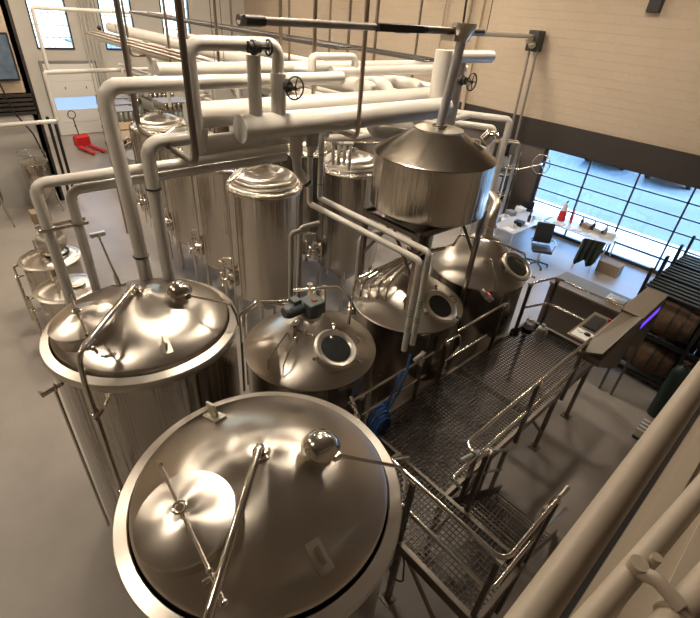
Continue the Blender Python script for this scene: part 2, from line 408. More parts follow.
# ------------------------------------------------------------------ kettles (coned vessels along the walkway)
def manway_door(t, lx, ly, lz, tilt, r, open_=True):
    m = Matrix.Translation((lx, ly, lz)) @ Matrix.Rotation(math.radians(tilt), 4, 'Y')
    B().lathe([(r-.02, -.22), (r-.02, .02), (r+.0, .02), (r+.0, -.22)], 48).build('manway_neck', SATIN, t).matrix_local = m
    B().lathe([(r-.035, .02), (r+.02, .015), (r+.045, .03), (r+.045, .05), (r+.02, .062), (r-.02, .055), (r-.035, .04)], 56).build('manway_ring', STEEL_BAND, t).matrix_local = m
    B().lathe([(0, .047), (r*.6, .045), (r-.03, .035), (r-.03, .025), (0, .03)], 40).build('sight_glass', GLASSY, t).matrix_local = m
    for a in (0, 120, 240):
        lt = B()
        ca, sa = math.cos(math.radians(a-90)), math.sin(math.radians(a-90))
        lt.cyl((ca*(r+.03), sa*(r+.03), .04), (ca*(r+.09), sa*(r+.09), .04), .012).sphere((ca*(r+.1), sa*(r+.1), .045), .02)
        lt.build('manway_latch', CHROME, t).matrix_local = m
    B().tube([(-.05, r+.03, .03), (-.05, r+.085, .06), (.05, r+.085, .06), (.05, r+.03, .03)], .009, .02, 8).build('manway_handle', CHROME, t).matrix_local = m
def kettle(label, loc, R=.77, apex=2.60, zr=2.15, name='brew_kettle'):
    t = thing(name, label, 'brewing kettle', loc)
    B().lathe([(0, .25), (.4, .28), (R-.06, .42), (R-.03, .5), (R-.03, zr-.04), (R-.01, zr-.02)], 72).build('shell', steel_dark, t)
    B().lathe([(R-.03, zr-.03), (R, zr-.015), (R+.005, zr), (R-.01, zr+.015), (.20, apex-.05), (.13, apex-.02), (.12, apex), (0, apex)], 96).build('cone_lid', STEEL_LID, t, sharp=25)
    for a in (45, 135, 225, 315):
        cx, cy = (R-.15)*math.cos(math.radians(a)), (R-.15)*math.sin(math.radians(a))
        B().cyl((cx, cy, 0), (cx, cy, .42), .045).build('leg', SATIN, t)
    return t
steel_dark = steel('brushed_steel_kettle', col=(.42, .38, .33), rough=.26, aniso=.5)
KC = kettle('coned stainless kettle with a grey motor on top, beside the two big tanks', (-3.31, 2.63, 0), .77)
# agitator gearmotor
gm = B().box(-.11, .11, -.10, .12, 2.62, 2.78).cyl((0, .01, 2.55), (0, .01, 2.63), .09)
g = gm.build('gearbox', GREYCAST, KC, bevel=.015)
B().lathe([(0, 0), (.075, .0), (.078, .02), (.078, .20), (.06, .24), (0, .24)], 24, mat=Matrix.Translation((-.06, -.09, 2.70)) @ Matrix.Rotation(PI/2, 4, 'X')).build('motor', GREYCAST, KC)
fb = B()
for i in range(6): fb.torus((-.06, -.12-.03*i, 2.70), .08, .006, 'y', 20, 6)
fb.build('cooling_fins', GREYCAST, KC)
B().box(-.13, -.02, -.22, -.12, 2.77, 2.82).build('terminal_box', GREYCAST, KC, bevel=.008)
B().cyl((.02, .02, 2.78), (.02, .02, 2.795), .035).build('shaft_cap', AMBER, KC)
manway_door(KC, .50, -.06, 2.42, 24, .20)
for k, (dy, zz) in enumerate(((0, 0), (.07, 0))):
    B().tube([(-.18, .02-dy*2, 2.66), (-.42, -.45+dy, 2.70-k*.04), (-.50-dy, -.62+dy*1.4, 2.55-k*.06), (-.50-dy, -.64+dy*1.4, 1.4)], .016, .07, 10).build('spray_line', CHROME, KC)
lh = B()
for a in (-62, -78): 
    ca, sa = math.cos(math.radians(a)), math.sin(math.radians(a))
    lh.tube([(.36*ca, .36*sa, 2.42), (.38*ca, .38*sa, 2.56), (.68*ca, .68*sa, 2.37), (.70*ca, .70*sa, 2.22)], .009, .03, 8)
lh.build('lid_rail', CHROME, KC)
B().torus((.10, -.30, 2.62), .05, .01, 'x').cyl((.10, -.30, 2.45), (.10, -.30, 2.60), .022).cyl((.04, -.28, 2.53), (.28, -.20, 2.55), .016).torus((.2, -.23, 2.55), .028, .01, 'x').build('spray_valve', CHROME, KC)
B().tube([(-.25, .22, 2.44), (-.25, .22, 2.72), (-.05, .42, 2.78), (.2, .40, 2.78), (.2, .40, 2.40)], .02, .06, 10).torus((-.25, .22, 2.6), .035, .011).torus((.2, .4, 2.62), .035, .011).build('vapour_pipe', CHROME, KC)
B().cyl((-.42, .30, 2.45), (-.42, .30, 2.68), .035).cyl((-.30, .42, 2.45), (-.30, .42, 2.66), .035).cyl((-.52, .12, 2.6), (-.36, .36, 2.62), .02).build('inlet_stub', CHROME, KC)

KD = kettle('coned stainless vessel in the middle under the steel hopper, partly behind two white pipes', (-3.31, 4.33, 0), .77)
manway_door(KD, .56, -.05, 2.34, 30, .20)
for i in range(5):
    a = .13*i
    B().tube([(-.45+a*.9, -.62+a*.25, 1.9), (-.45+a*.9, -.62+a*.25, 2.45+.03*i), (-.2+a*.5, -.1+a*.2, 2.72+.04*i), (.05+a*.3, .35, 2.86+.02*i)], .022, .14, 10).build('transfer_tube', CHROME, KD)
B().tube([(.30, -.42, 2.30), (.30, -.42, 2.48), (.36, -.40, 2.52)], .018, .04).torus((.30, -.42, 2.46), .04, .009, 'x').build('sample_loop', CHROME, KD)
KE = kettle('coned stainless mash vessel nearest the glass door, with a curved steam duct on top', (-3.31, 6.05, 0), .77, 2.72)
manway_door(KE, .56, .08, 2.36, 30, .22)
B().lathe([(.115, 2.66), (.10, 2.70), (.10, 2.86)], 32).tube([(0, 0, 2.80), (0, 0, 3.02), (-.10, .22, 3.12), (-.34, .40, 3.14)], .10, .18, 20).build('steam_duct', STEEL_BAND, KE)
B().torus((0, 0, 2.86), .105, .014).build('duct_clamp', CHROME, KE)
B().tube([(-.30, -.40, 2.50), (-.25, -.35, 2.70), (.25, .02, 2.66), (.52, .35, 2.50), (.6, .4, 2.3)], .018, .05).build('spray_line', CHROME, KE)
B().tube([(.30, -.35, 2.45), (.34, -.33, 2.55), (.60, -.50, 2.36), (.62, -.50, 2.2)], .012, .03).build('lid_rail', CHROME, KE)
# small display on the walkway rail
tdp = thing('temperature_display', 'small steel panel with a red digital readout fixed on the rail by the mash vessel', 'display', (-2.50, 4.98, 2.40))
md = Matrix.Rotation(math.radians(-35), 4, 'X') @ Matrix.Rotation(math.radians(25), 4, 'Y')
B().box(-.075, .075, -.10, .10, -.035, .035, md).build('case', SATIN, tdp, bevel=.006)
B().box(-.045, .045, -.07, .07, .035, .040, md).build('bezel', BLACK, tdp)
B().box(-.015, .02, -.045, .03, .040, .043, md).build('readout', plain('red_led', (.6, .05, .03), .5, emit=(1, .08, .04), es=1.2), tdp)

# ------------------------------------------------------------------ suspended grist hopper
hp = thing('grist_hopper', 'wide stainless hopper hung high above the vessels, fed by a sloping grey tube', 'hopper', (-3.42, 4.54, 0))
HR = .725
B().lathe([(HR-.02, 3.46), (HR, 3.48), (HR, 4.09), (HR+.008, 4.10)], 96).build('shell', STEEL_WALL, hp)
B().lathe([(HR+.008, 4.095), (HR+.012, 4.105), (HR, 4.115), (.27, 4.385), (.265, 4.39), (.26, 4.38)], 96).build('cone_roof', steel('dull_steel_roof', col=(.34, .31, .265), rough=.2, aniso=.7, vert=False), hp)
B().lathe([(.285, 4.36), (.285, 4.395), (.25, 4.40), (0, 4.40)], 48).build('top_plate', SATIN, hp)
B().lathe([(HR-.01, 3.47), (.15, 3.08), (.12, 3.02), (.12, 2.86), (.16, 2.86), (.16, 2.82), (.12, 2.82), (.12, 2.74)], 64).build('outlet_cone', DARKSTEEL, hp)
B().lathe([(.13, 2.72), (.155, 2.74), (.13, 2.77), (.155, 2.80), (.13, 2.83), (.10, 2.70)], 32).build('rubber_boot', BLACK, hp)
B().tube([(.30, .52, 4.26), (.34, .58, 4.34)], .075, n=20).torus((.345, .587, 4.35), .075, .012, 'z').build('inspection_port', CHROME, hp)
for sx in (-1, 1):
    for sy in (-1, 1):
        yl = .66 if sy > 0 else -.62
        B().box(sx*.45-.028, sx*.45+.028, yl-.028, yl+.028, 0 if sy > 0 else 2.30, 3.34).build('leg', DARKSTEEL, hp)
for yl in (-.62, .66):
    for sx in (-1, 1): B().tube([(sx*.45, yl, 2.75), (sx*.05, yl, 3.28)], .022).build('brace', DARKSTEEL, hp)
B().box(-.48, .48, -.65, -.59, 3.30, 3.36).box(-.48, .48, .63, .69, 3.30, 3.36).box(-.48, -.42, -.65, .69, 3.34, 3.40).box(.42, .48, -.65, .69, 3.34, 3.40).build('support_frame', DARKSTEEL, hp)
B().cyl((-.2, -.5, 3.33), (.25, -.55, 3.28), .018).sphere((-.2, -.5, 3.33), .03).build('slide_gate_handle', WHITEP, hp)
# feed tube
ft = thing('feed_tube', 'grey sloping grain tube dropping from the auger into the hopper top', 'tube', (-3.42, 4.54, 4.40))
B().tube([(0, 0, -.01), (.02, .10, .90)], .052, n=20).build('tube', plain('galvanised_tube', (.42, .42, .43), .4, .7), ft)
B().torus((0, 0, .02), .07, .02).build('collar', CHROME, ft)
B().lathe([(.05, .86), (.07, .90), (.13, 1.0), (.13, 1.04)], 20, (.02, .10, 0)).build('drop_spout', SATIN, ft)

# ------------------------------------------------------------------ tall fermenters
def fermenter(R=.64, zr=2.95):
    t = thing('fermenter', 'x', 'fermenter tank', (0, 0, 0), 0, 'tall stainless fermenters in rows')
    B().lathe([(0, .5), (.08, .5), (R-.02, 1.0), (R, 1.05), (R, zr-.06), (R+.01, zr-.04), (R+.012, zr-.0), (R-.03, zr+.05), (R-.09, zr+.07)], 64).build('shell', STEEL_WALL, t, sharp=50)
    B().lathe([(R-.10, zr+.05), (R-.06, zr+.075), (R-.075, zr+.10), (R-.11, zr+.10)], 64).build('rim_band', STEEL_BAND, t)
    B().lathe([(R-.10, zr+.09)] + [((R-.10)*math.cos(PI/2*i/8) if i < 8 else 0, zr+.09+.20*math.sin(PI/2*i/8)) for i in range(1, 9)], 64).build('dome', STEEL_LID, t)
    B().lathe([(.05, .26), (.05, .34), (.075, .34), (.075, .36), (.03, .37), (0, .37)], 24, (0, 0, zr)).cyl((-.1, 0, zr+.36), (.1, .03, zr+.36), .012).build('top_port', CHROME, t)
    B().torus((-.33, -.02, zr+.30), .055, .012).torus((-.33, -.02, zr+.27), .03, .012).cyl((-.40, -.02, zr+.30), (-.26, -.02, zr+.30), .01).build('relief_valve', CHROME, t)
    B().tube([(.02, -.02, zr+.36), (.02, -.3, zr+.34), (.05, -(R+.07), zr+.14), (.05, -(R+.07), .9)], .016, .08, 10).build('spray_pipe', CHROME, t)
    B().tube([(.18, -(R+.03), zr-.05), (.18, -(R+.03), .8)], .012, n=8).build('level_tube', CHROME, t)
    # hand-wheel manway low on the shell
    a = math.radians(-107); cx, cy = (R-.02)*math.cos(a), (R-.02)*math.sin(a)
    m = Matrix.Translation((cx, cy, 1.28)) @ Matrix.Rotation(a+PI/2, 4, 'Z') @ Matrix.Rotation(PI/2, 4, 'X')
    B().lathe([(.16, -.04), (.16, .07), (.20, .07), (.20, .10), (.14, .12), (0, .13)], 32).build('manway', CHROME, t).matrix_local = m
    hw = B().torus((0, 0, .22), .13, .013).cyl((0, 0, .12), (0, 0, .24), .02)
    for q in range(3):
        hw.cyl((-.13*math.cos(q*PI/3), -.13*math.sin(q*PI/3), .22), (.13*math.cos(q*PI/3), .13*math.sin(q*PI/3), .22), .008)
    hw.build('hand_wheel', CHROME, t).matrix_local = m
    B().tube([(-.48, -.46, 1.5), (-.60, -.58, 1.5), (-.60, -.58, 1.05)], .02, .05).torus((-.60, -.58, 1.3), .03, .012).cyl((-.70, -.6, 1.4), (-.52, -.56, 1.4), .016).build('racking_valve', CHROME, t)
    for q in (45, 135, 225, 315):
        cx, cy = (R-.08)*math.cos(math.radians(q)), (R-.08)*math.sin(math.radians(q))
        B().cyl((cx, cy, 0), (cx, cy, 1.1), .04).build('leg', SATIN, t)
    return t
F0 = fermenter()
rows = [(-6.35, 3.98, 'tall fermenter behind the capped end of the header pipe, front of its row'),
        (-6.38, 5.95, 'tall fermenter whose dome shows left of the steel hopper'),
        (-7.78, 4.05, 'tall fermenter second from the front in the left row'),
        (-9.18, 4.05, 'tall fermenter third from the front in the left row'),
        (-10.6, 4.05, 'tall fermenter at the back of the left row, by the big white bent pipe'),
        (-7.85, 5.95, 'tall fermenter directly behind the one left of the hopper'),
        (-9.3, 5.95, 'tall fermenter in the right row, third from the front'),
        (-10.75, 5.95, 'tall fermenter in the right row, farthest back'),
        (-8.1, 7.9, 'tall fermenter hidden behind the hopper roof by the block wall'),
        (-9.6, 7.9, 'tall fermenter in the row nearest the block wall, seen between pipes')]
for i, (x, y, lab) in enumerate(rows):
    if i == 0: F0.location = (x, y, 0); F0['label'] = lab
    else: dup(F0, (x, y, 0), 0, lab)

# ------------------------------------------------------------------ white insulated pipework
def pipe(name, label, pts, r, bend=None, mat=None, cat='pipe', group=None, parts=None):
    o = thing(name, label, cat, pts[0], 0, group)
    p0 = Vector(pts[0]); q = [Vector(p)-p0 for p in pts]
    B().tube(q, r, bend if bend is not None else r*1.7, 20 if r > .04 else 12).build('pipe_run', mat or PVC, o)
    return o, p0
def wheel(parent, p0, c, axis, r=.085):
    """black gate valve with spoked wheel; axis: direction of its stem"""
    c = Vector(c)-p0; d = {'x': Vector((1,0,0)), 'y': Vector((0,1,0)), '-y': Vector((0,-1,0)), 'z': Vector((0,0,1))}[axis]
    v = B().cyl(c-d*.10, c+d*.02, .05).cyl(c-d*.06, c-d*.03, .065).cyl(c, c+d*.13, .014).build('valve', IRON, parent)
    ax = axis.strip('-'); e = c+d*.12
    w = B().torus(e, r, .009, ax, 28, 8)
    for k in range(5):
        a = 2*PI*k/5; u, ww = r*math.cos(a), r*math.sin(a)
        off = {'z': Vector((u, ww, 0)), 'x': Vector((0, u, ww)), 'y': Vector((u, 0, ww))}[ax]
        w.cyl(e, e+off, .006, 8)
    w.cyl(e-d*.012, e+d*.012, .02).build('valve_wheel', IRON, v)

# header 1
H1, p0 = pipe('header_pipe', 'thick white capped header pipe running level across the middle toward the wall', [(-4.3, 2.44, 4.39), (-4.3, 5.75, 4.39)], .135)
B().tube([(0, -.012, 0), (0, .004, 0)], .137, n=32).build('end_cap', WHITEP, H1)
B().cyl((0, 3.30, 0), (0, 3.33, 0), .137).build('end_disc', WHITEP, H1)
for yy in (2.62, 2.90):
    B().cyl((0, yy-2.44, .10), (0, yy-2.44, (.66 if yy < 2.8 else .50)), .068 if yy < 2.8 else .08, 24).build('riser_stub', PVC, H1)
wheel(H1, p0, (-4.22, 2.62, 5.12), 'y', .065)
wheel(H1, p0, (-4.20, 2.95, 4.78), 'x', .105)
for yy, dz in ((3.13, .34), (3.36, .26)):
    B().tube([(0, yy-2.44, -.10), (0, yy-2.44, -dz)], .075, n=20).lathe([(.075, 0), (.045, -.07)], 20, (0, yy-2.44, -dz)).build('drop_stub', PVC, H1)
B().tube([(0, .69, -.34), (0, .71, -.52), (.05, .80, -.66)], .055, .12, 16).build('drop_elbow', PVC, H1)
B().tube([(.048, .80, -.655), (.058, .82, -.685)], .058, n=20).build('black_cap', BLACK, H1)
# upper return looping from riser to the left and down to tank B
p, q0 = pipe('bent_pipe', 'thick white pipe looping from the black valve down onto the left tank', [(-4.3, 2.90, 4.85), (-4.3, 2.90, 5.14), (-4.3, 1.97, 5.14), (-4.3, 1.97, 4.36), (-4.28, 1.47, 4.36), (-4.28, 1.47, 2.90)], .062, .12)
B().torus((.02, -1.43, -.9), .066, .010).build('band_clamp', BLACK, p)
p, q0 = pipe('bent_pipe', 'white pipe with rounded elbow at upper left, standing on the left tank', [(-4.47, 1.30, 2.86), (-4.47, 1.26, 4.80), (-4.47, 3.9, 4.80)], .066, .13)
B().torus((0, -.01, .35), .07, .010).build('band_clamp', BLACK, p)
pa, q0 = pipe('bent_pipe', 'left one of two level white pipes that turn down behind the left tank', [(-4.74, .60, .0), (-4.74, .60, 4.0), (-4.74, 3.3, 4.0)], .050, .10)
B().torus((0, 0, 3.58), .054, .008).box(-.058, -.052, -.09, .34, 3.565, 3.595).box(.052, .058, -.09, .34, 3.565, 3.595).torus((-.01, .26, 3.58), .054, .008).build('pipe_clamp', CHROME, pa)
pb, q0 = pipe('bent_pipe', 'right one of two level white pipes that turn down behind the left tank', [(-4.76, .86, .0), (-4.76, .86, 3.89), (-4.76, 3.3, 3.89)], .046, .10)
# header 2 pair behind header 1, tied with loops
h2, q0 = pipe('header_pipe', 'thick white pipe just behind the capped header, level with its top', [(-4.72, 2.1, 4.46), (-4.72, 6.2, 4.46)], .13)
B().cyl((0, -.01, 0), (0, .005, 0), .132).build('end_cap', WHITEP, h2)
for yy in (.08, .95): B().tube([(0, yy, -.08), (-.12, yy, -.36)], .11, n=24).build('cross_tee', PVC, h2)
pipe('header_pipe', 'thick white pipe slung low behind the capped header', [(-4.86, 2.08, 4.12), (-4.86, 4.0, 4.12)], .105)
# pipes above header 1
p, q0 = pipe('header_pipe', 'white capped pipe ending over the header with a small rectangular loop above', [(-4.9, 4.11, 4.80), (-4.9, 6.9, 4.80)], .062)
B().tube([(0, -.01, 0), (0, .005, 0)], .064, n=24).build('end_cap', WHITEP, p)
B().tube([(0, -.33, .02), (0, -.33, .17), (0, .38, .17), (0, .38, .0)], .045, .07, 16).tube([(0, -.33, .02), (-.3, -.33, .0)], .045).build('loop', PVC, p)
pipe('header_pipe', 'white pipe passing level behind the black valve and the left riser', [(-5.4, 2.1, 4.80), (-5.4, 6.8, 4.80)], .065)
# risers over the hopper
p, q0 = pipe('riser_pipe', 'wide white insulated riser standing behind the grey grain tube', [(-4.42, 5.68, 4.40), (-4.42, 5.68, 5.10)], .115)
B().tube([(0, .03, .62), (0, 1.15, .62)], .085, n=24).build('side_branch', PVC, p)
wheel(p, q0, (-4.22, 6.0, 4.74), 'x', .11)
pipe('riser_pipe', 'pale riser against the block wall just right of the hopper roof', [(-4.55, 6.22, 0), (-4.55, 6.22, 5.0)], .12)
# twin small pipes stepping over to the kettle row
for k, (y0, xo, zt) in enumerate(((3.49, 0, 3.33), (3.66, -.02, 3.37))):
    p, q0 = pipe('stepped_pipe', ['lower', 'upper'][k]+' of the twin thin white pipes sloping across the centre with green tape',
                 [(-4.5, y0, 4.24), (-4.5, y0, zt), (-2.59+xo, y0, zt), (-2.59+xo, y0, 2.12)], .036, .05)
    for zb in (-.30, -.68): B().torus((0, 0, zb), .035, .005).build('tape_band', GREENTAPE, p)
    for zb in (.62, .66, .70, .86, .90): B().torus((1.91+xo, 0, zt-4.24-zb), .0345, .004).build('tape_band', GREENTAPE, p)
    pipe('drop_pipe', ['left', 'right'][k]+' of the short white pipes dropping between front fermenter and kettle', [(-4.48, y0-.02, zt-.02), (-4.48, y0-.02, zt-.34), (-4.48, y0-.30-.02*k, zt-.20-.14), (-4.52-.1*k, y0-.31, .0)][1:], .034, .05)
pipe('drop_pipe', 'white elbowed pipe standing between the dark fermenter and the middle kettle', [(-4.45, 4.9, 2.62), (-4.45, 4.45, 2.62), (-4.45, 4.45, 0)], .048, .08)
for k, (yy, zz, xx) in enumerate(((8.34, 3.95, -4.69), (8.05, 3.80, -4.8))):
    pipe('bent_pipe', ['outer', 'inner'][k]+' of the two white pipes bending down at the right edge of the hopper', [(-7.4, yy-.6, zz-.02), (xx-1.0, yy-.6, zz), (xx, yy, zz), (xx, yy, 0)], .058, .08)
tp = thing('manifold', 'small white manifold of parallel stubs in front of the fermenter dome', 'manifold', (-5.4, 4.75, 3.45))
for k in range(4): B().tube([(-.12+k*.05, -.02+k*.075, .28), (-.12+k*.05, -.02+k*.075, -.05 if k < 3 else -.15)], .026, n=12).build('stub', PVC, tp)
B().tube([(-.14, -.05, .28), (.05, .24, .28)], .035).tube([(-.04, .09, .28), (-.04, .09, .50), (.0, -.20, .50), (.0, -.20, .80)], .03, .05).build('crossbar', PVC, tp)
# rows of headers over the fermenters, with drops
for k, (yy, zz, r, x1, lab) in enumerate([(4.9, 4.55, .12, -5.2, 'long thick white pipe over the gap between fermenter rows'),
                                     (4.55, 4.32, .11, -5.4, 'long white pipe hung below the cable tray on its left side'),
                                     (5.35, 4.25, .085, -5.6, 'slimmer long white pipe on the right of the thick one'),
                                     (6.9, 4.4, .10, -5.2, 'long white pipe nearest the block wall'),
                                     (7.3, 4.15, .07, -5.6, 'thin long white pipe below the one nearest the block wall')]):
    p, q0 = pipe('overhead_pipe', lab, [(x1, yy, zz), (-15.5, yy, zz)], r)
    for j in range(6):
        xd = -1.1-1.35*j-.13*k
        B().tube([(xd, 0, -r*.6), (xd, 0, -.42)], r*.55, n=14).tube([(xd, 0, -.38), (xd, 0, -.50), (xd, -.22 if k % 2 else .22, -.56), (xd, -.22 if k % 2 else .22, -.95)], r*.35, .06, 10).build('drop', PVC, p)
        if j < 4: B().sphere((xd, 0, -.42), r*.7, 1, 12).cyl((xd-.08, 0, -.42), (xd+.08, 0, -.42), r*.3).build('ball_valve', PVC, p)
# white loops joining the long pipes to the header
for k, (xx, yy) in enumerate([(-5.0, 5.0), (-5.2, 5.5), (-5.0, 6.0)]):
    pipe('bent_pipe', ['nearest', 'middle', 'farthest'][k]+' of three fat white elbows dipping behind the header toward the block wall', [(xx-.9, yy, 4.55), (xx, yy, 4.55), (xx, yy, 4.0), (xx+.2, yy+.55, 3.92)], .095, .15)
pipe('bent_pipe', 'white pipe sloping behind the fermenter dome toward the hopper', [(-6.2, 5.2, 3.75), (-5.3, 5.6, 3.75), (-5.0, 6.9, 3.85)], .06, .1)
pipe('bent_pipe', 'slim white pipe passing under the header to the hopper rear', [(-5.6, 4.2, 3.85), (-5.2, 4.9, 3.85), (-5.1, 7.6, 4.0)], .05, .1)
# ------------------------------------------------------------------ hangers and tray
def hanger(x0, y0, z0, x1, y1, z1, label, r=.024, mat=None):
    t = thing('trapeze_hanger', label, 'pipe hanger', (x0, y0, z0), 0, None)
    d = Vector((x1-x0, y1-y0, z1-z0))
    B().tube([(0, 0, 8.6-z0), (0, 0, 0), tuple(d), (d.x, d.y, 8.6-z0)], r, .09, 14).build('bent_tube', mat or BRONZE, t)
    return t
hanger(-4.95, 1.66, 4.32, -3.70, 1.66, 4.30, 'dark steel U-shaped tube hanging in front of the left risers', .027, DARKSTEEL)
hanger(-5.1, 3.98, 4.20, -4.08, 3.86, 4.20, 'polished U-shaped tube hanger cradling the middle of the capped header', .026, BRONZE)
for i, (x, ya, yb, z, lab) in enumerate([(-6.3, 4.3, 5.6, 4.62, 'brown U-shaped hanger just behind the black valves'), (-8.2, 4.3, 5.6, 4.35, 'brown U-shaped hanger over the second fermenters'),
                                     (-10.0, 4.2, 5.6, 4.2, 'brown U-shaped hanger beside the top of the left tall pipe'), (-12.2, 4.2, 5.6, 4.2, 'farthest brown U-shaped hanger toward the windows'),
                                     (-6.6, 6.5, 7.6, 4.0, 'brown U-shaped hanger near the block wall, left of the hopper'), (-9.2, 6.5, 7.6, 4.0, 'second brown U-shaped hanger near the block wall')]):
    hanger(x, ya, z, x, yb, z, lab, .026)
def tray(y, z, x0, x1, w, label):
    t = thing('cable_tray', label, 'cable tray', (x0, y, z))
    L = x1-x0
    B().box(min(0, L), max(0, L), -w/2, -w/2+.012, 0, .05).box(min(0, L), max(0, L), w/2-.012, w/2, 0, .05).build('side_rail', TRAYM, t)
    for i in range(int(abs(L)/.3)): xx = -i*.3*(1 if L < 0 else -1); B().box(xx-.02, xx+.02, -w/2, w/2, 0, .02).build('rung', TRAYM, t)
    c = B()
    for k in range(4): c.tube([(0, -w/2+.06+k*.07, .035), (L*.5, -w/2+.08+k*.06, .035), (L, -w/2+.06+k*.07, .035)], .013, n=6)
    c.build('cable', BLACK, t)
tray(5.0, 4.98, -5.6, -13.5, .45, 'metal cable tray crossing high over the left fermenter row')
tray(6.4, 4.86, -5.2, -13.5, .35, 'narrow metal cable tray running toward the windows by the block wall')
for k in range(3):
    st_, _q = pipe('steel_tube', ['lowest', 'middle', 'highest'][k]+' of three thin steel tubes running in parallel over the fermenters', [(-4.9-.1*k, 3.55+.13*k, 4.58+.02*k), (-13, 3.55+.13*k, 4.58+.02*k)], .022, mat=BRONZE, cat='tube')
    for xr in (-2, -6): B().cyl((xr, 0, 0), (xr, 0, 4.0-.02*k), .005, 6).build('suspension_rod', BLACK, st_)
# auger and transfer conveyors
au = thing('grain_auger', 'dark horizontal auger with black clamped ends feeding the hopper tube', 'auger', (-3.5, 2.15, 5.36))
B().cyl((0, 0, 0), (0, 1.3, 0), .03).build('front_tube', plain('taupe_tube', (.36, .33, .30), .4, .5), au)
B().cyl((0, 1.3, 0), (0, 2.0, 0), .036).box(-.04, .06, 1.28, 1.9, -.03, .03).build('black_housing', BLACK, au)
B().cyl((0, 2.45, 0), (0, 2.75, 0), .05).build('rear_housing', BLACK, au)
B().cyl((0, 1.9, 0), (0, 3.0, 0), .034).build('rear_tube', DARKSTEEL, au)
B().cyl((0, -.08, 0), (0, .09, 0), .036).build('end_clamp', IRON, au)
B().box(-.08, .10, 2.36, 2.62, -.09, -.03).build('spout_box', SATIN, au)
B().tube([(0, 2.6, .02), (-.1, 2.55, 3.2)], .012).build('suspension_rod', BLACK, au)
c2 = thing('transfer_tube', 'long steel conveyor tube running across to a drive unit on the block wall', 'conveyor', (-7.45, 4.3, 5.2))
B().tube([(0, 0, 0), (0, 9.25, -.03)], .055, n=16).build('tube', plain('pale_tube', (.55, .52, .48), .35, .5), c2)
for ya in (0, 3.6): B().cyl((0, ya, 0), (0, ya+.4, 0), .085).build('coupling', IRON, c2)
B().box(-.16, .16, 9.05, 9.42, -.38, .12).build('drive_case', IRON, c2, bevel=.03)
B().sphere((-.05, 9.0, -.10), .12).sphere((.05, 9.02, -.22), .10).build('drive_wheel', SATIN, c2)
B().tube([(-.09, 9.2, -.35), (-.05, 9.27, -2.88)], .035).tube([(.13, 9.2, -.35), (.17, 9.27, -2.88)], .035).build('return_tube', plain('grey_tube', (.33, .30, .28), .4, .4), c2)
B().cyl((0, 3.0, 0), (0, 3.0, 3.3), .01, 8).cyl((0, 6.8, 0), (0, 6.8, 3.3), .01, 8).build('suspension_rod', BLACK, c2)
# wall conduit pipes on the block wall
for k, (xx, zz, r) in enumerate([(-10.0, 2.5, .09), (-10.9, 2.5, .04), (-9.5, 2.5, .05)]):
    pipe('wall_pipe', ['thick tan pipe rising up the block wall left of the drive unit', 'thin tan conduit left of the thick pipe on the block wall', 'thin tan conduit right of the thick pipe on the block wall'][k], [(xx, 13.68, zz), (xx, 13.68, 8.6)], r, mat=plain('tan_wall_pipe_%d' % k, (.48, .40, .30), .55))
ew = thing('emergency_light', 'small black wall light high on the block wall at upper right', 'wall light', (-4.78, 13.7, 5.98))
B().box(-.14, .14, -.08, .1, -.10, .62).build('case', BLACK, ew, bevel=.01)
B().box(-.06, -.02, -.085, -.08, .16, .18).box(.02, .06, -.085, -.08, .16, .18).build('indicator', PAPER, ew)

# ------------------------------------------------------------------ walkway platform
DZ = 1.27
def grating(t, x0, x1, y0, y1, z, name='grating'):
    g = B(); n = int((x1-x0)/.045)
    for i in range(n+1): x = x0+(x1-x0)*i/n; g.box(x-.003, x+.003, y0, y1, z-.03, z)
    n = int((y1-y0)/.05)
    for i in range(n+1): y = y0+(y1-y0)*i/n; g.box(x0, x1, y-.003, y+.003, z-.012, z+.001)
    return g.build(name, GRATE, t)
GRATE = plain('dark_grating_bars', (.12, .105, .095), .42, .9)
pf = thing('walkway_platform', 'raised L-shaped steel walkway with dark square grating beside the vessels', 'platform', (0, 0, 0))
grating(pf, -2.48, -1.32, 2.92, 6.66, DZ)
grating(pf, -1.95, -.40, 2.18, 2.90, DZ)
e = B().box(-2.52, -2.48, 2.9, 6.7, DZ-.12, DZ+.01).box(-1.32, -1.28, 2.9, 6.7, DZ-.12, DZ+.01).box(-2.52, -1.28, 6.66, 6.72, DZ-.12, DZ+.05)
e.box(-2.0, -.36, 2.13, 2.18, DZ-.12, DZ+.01).box(-.40, -.36, 2.13, 2.92, DZ-.12, DZ+.01).box(-2.0, -1.95, 2.13, 2.92, DZ-.12, DZ+.01).box(-2.5, -.36, 2.89, 2.93, DZ-.12, DZ+.0)
e.box(-2.5, -1.3, 4.74, 4.80, DZ-.10, DZ-.02)
e.build('edge_frame', DARKSTEEL, pf)
for x, y in ((-2.45, 2.95), (-1.33, 2.95), (-1.33, 5.55), (-2.45, 5.5), (-1.33, 6.6), (-2.45, 6.6), (-.42, 2.2), (-1.28, 2.22), (-.42, 2.86), (-1.9, 2.2)):
    B().box(x-.028, x+.028, y-.028, y+.028, .015, DZ-.1).box(x-.07, x+.07, y-.07, y+.07, 0, .015).build('leg', DARKSTEEL, pf)
for q in ([(-.42, 2.24, .15), (-1.24, 2.22, 1.1)], [(-1.33, 3.0, .3), (-1.33, 4.0, 1.15)], [(-1.33, 5.5, .4), (-1.33, 4.8, 1.15)]): B().tube(q, .022).build('diagonal_brace', DARKSTEEL, pf)
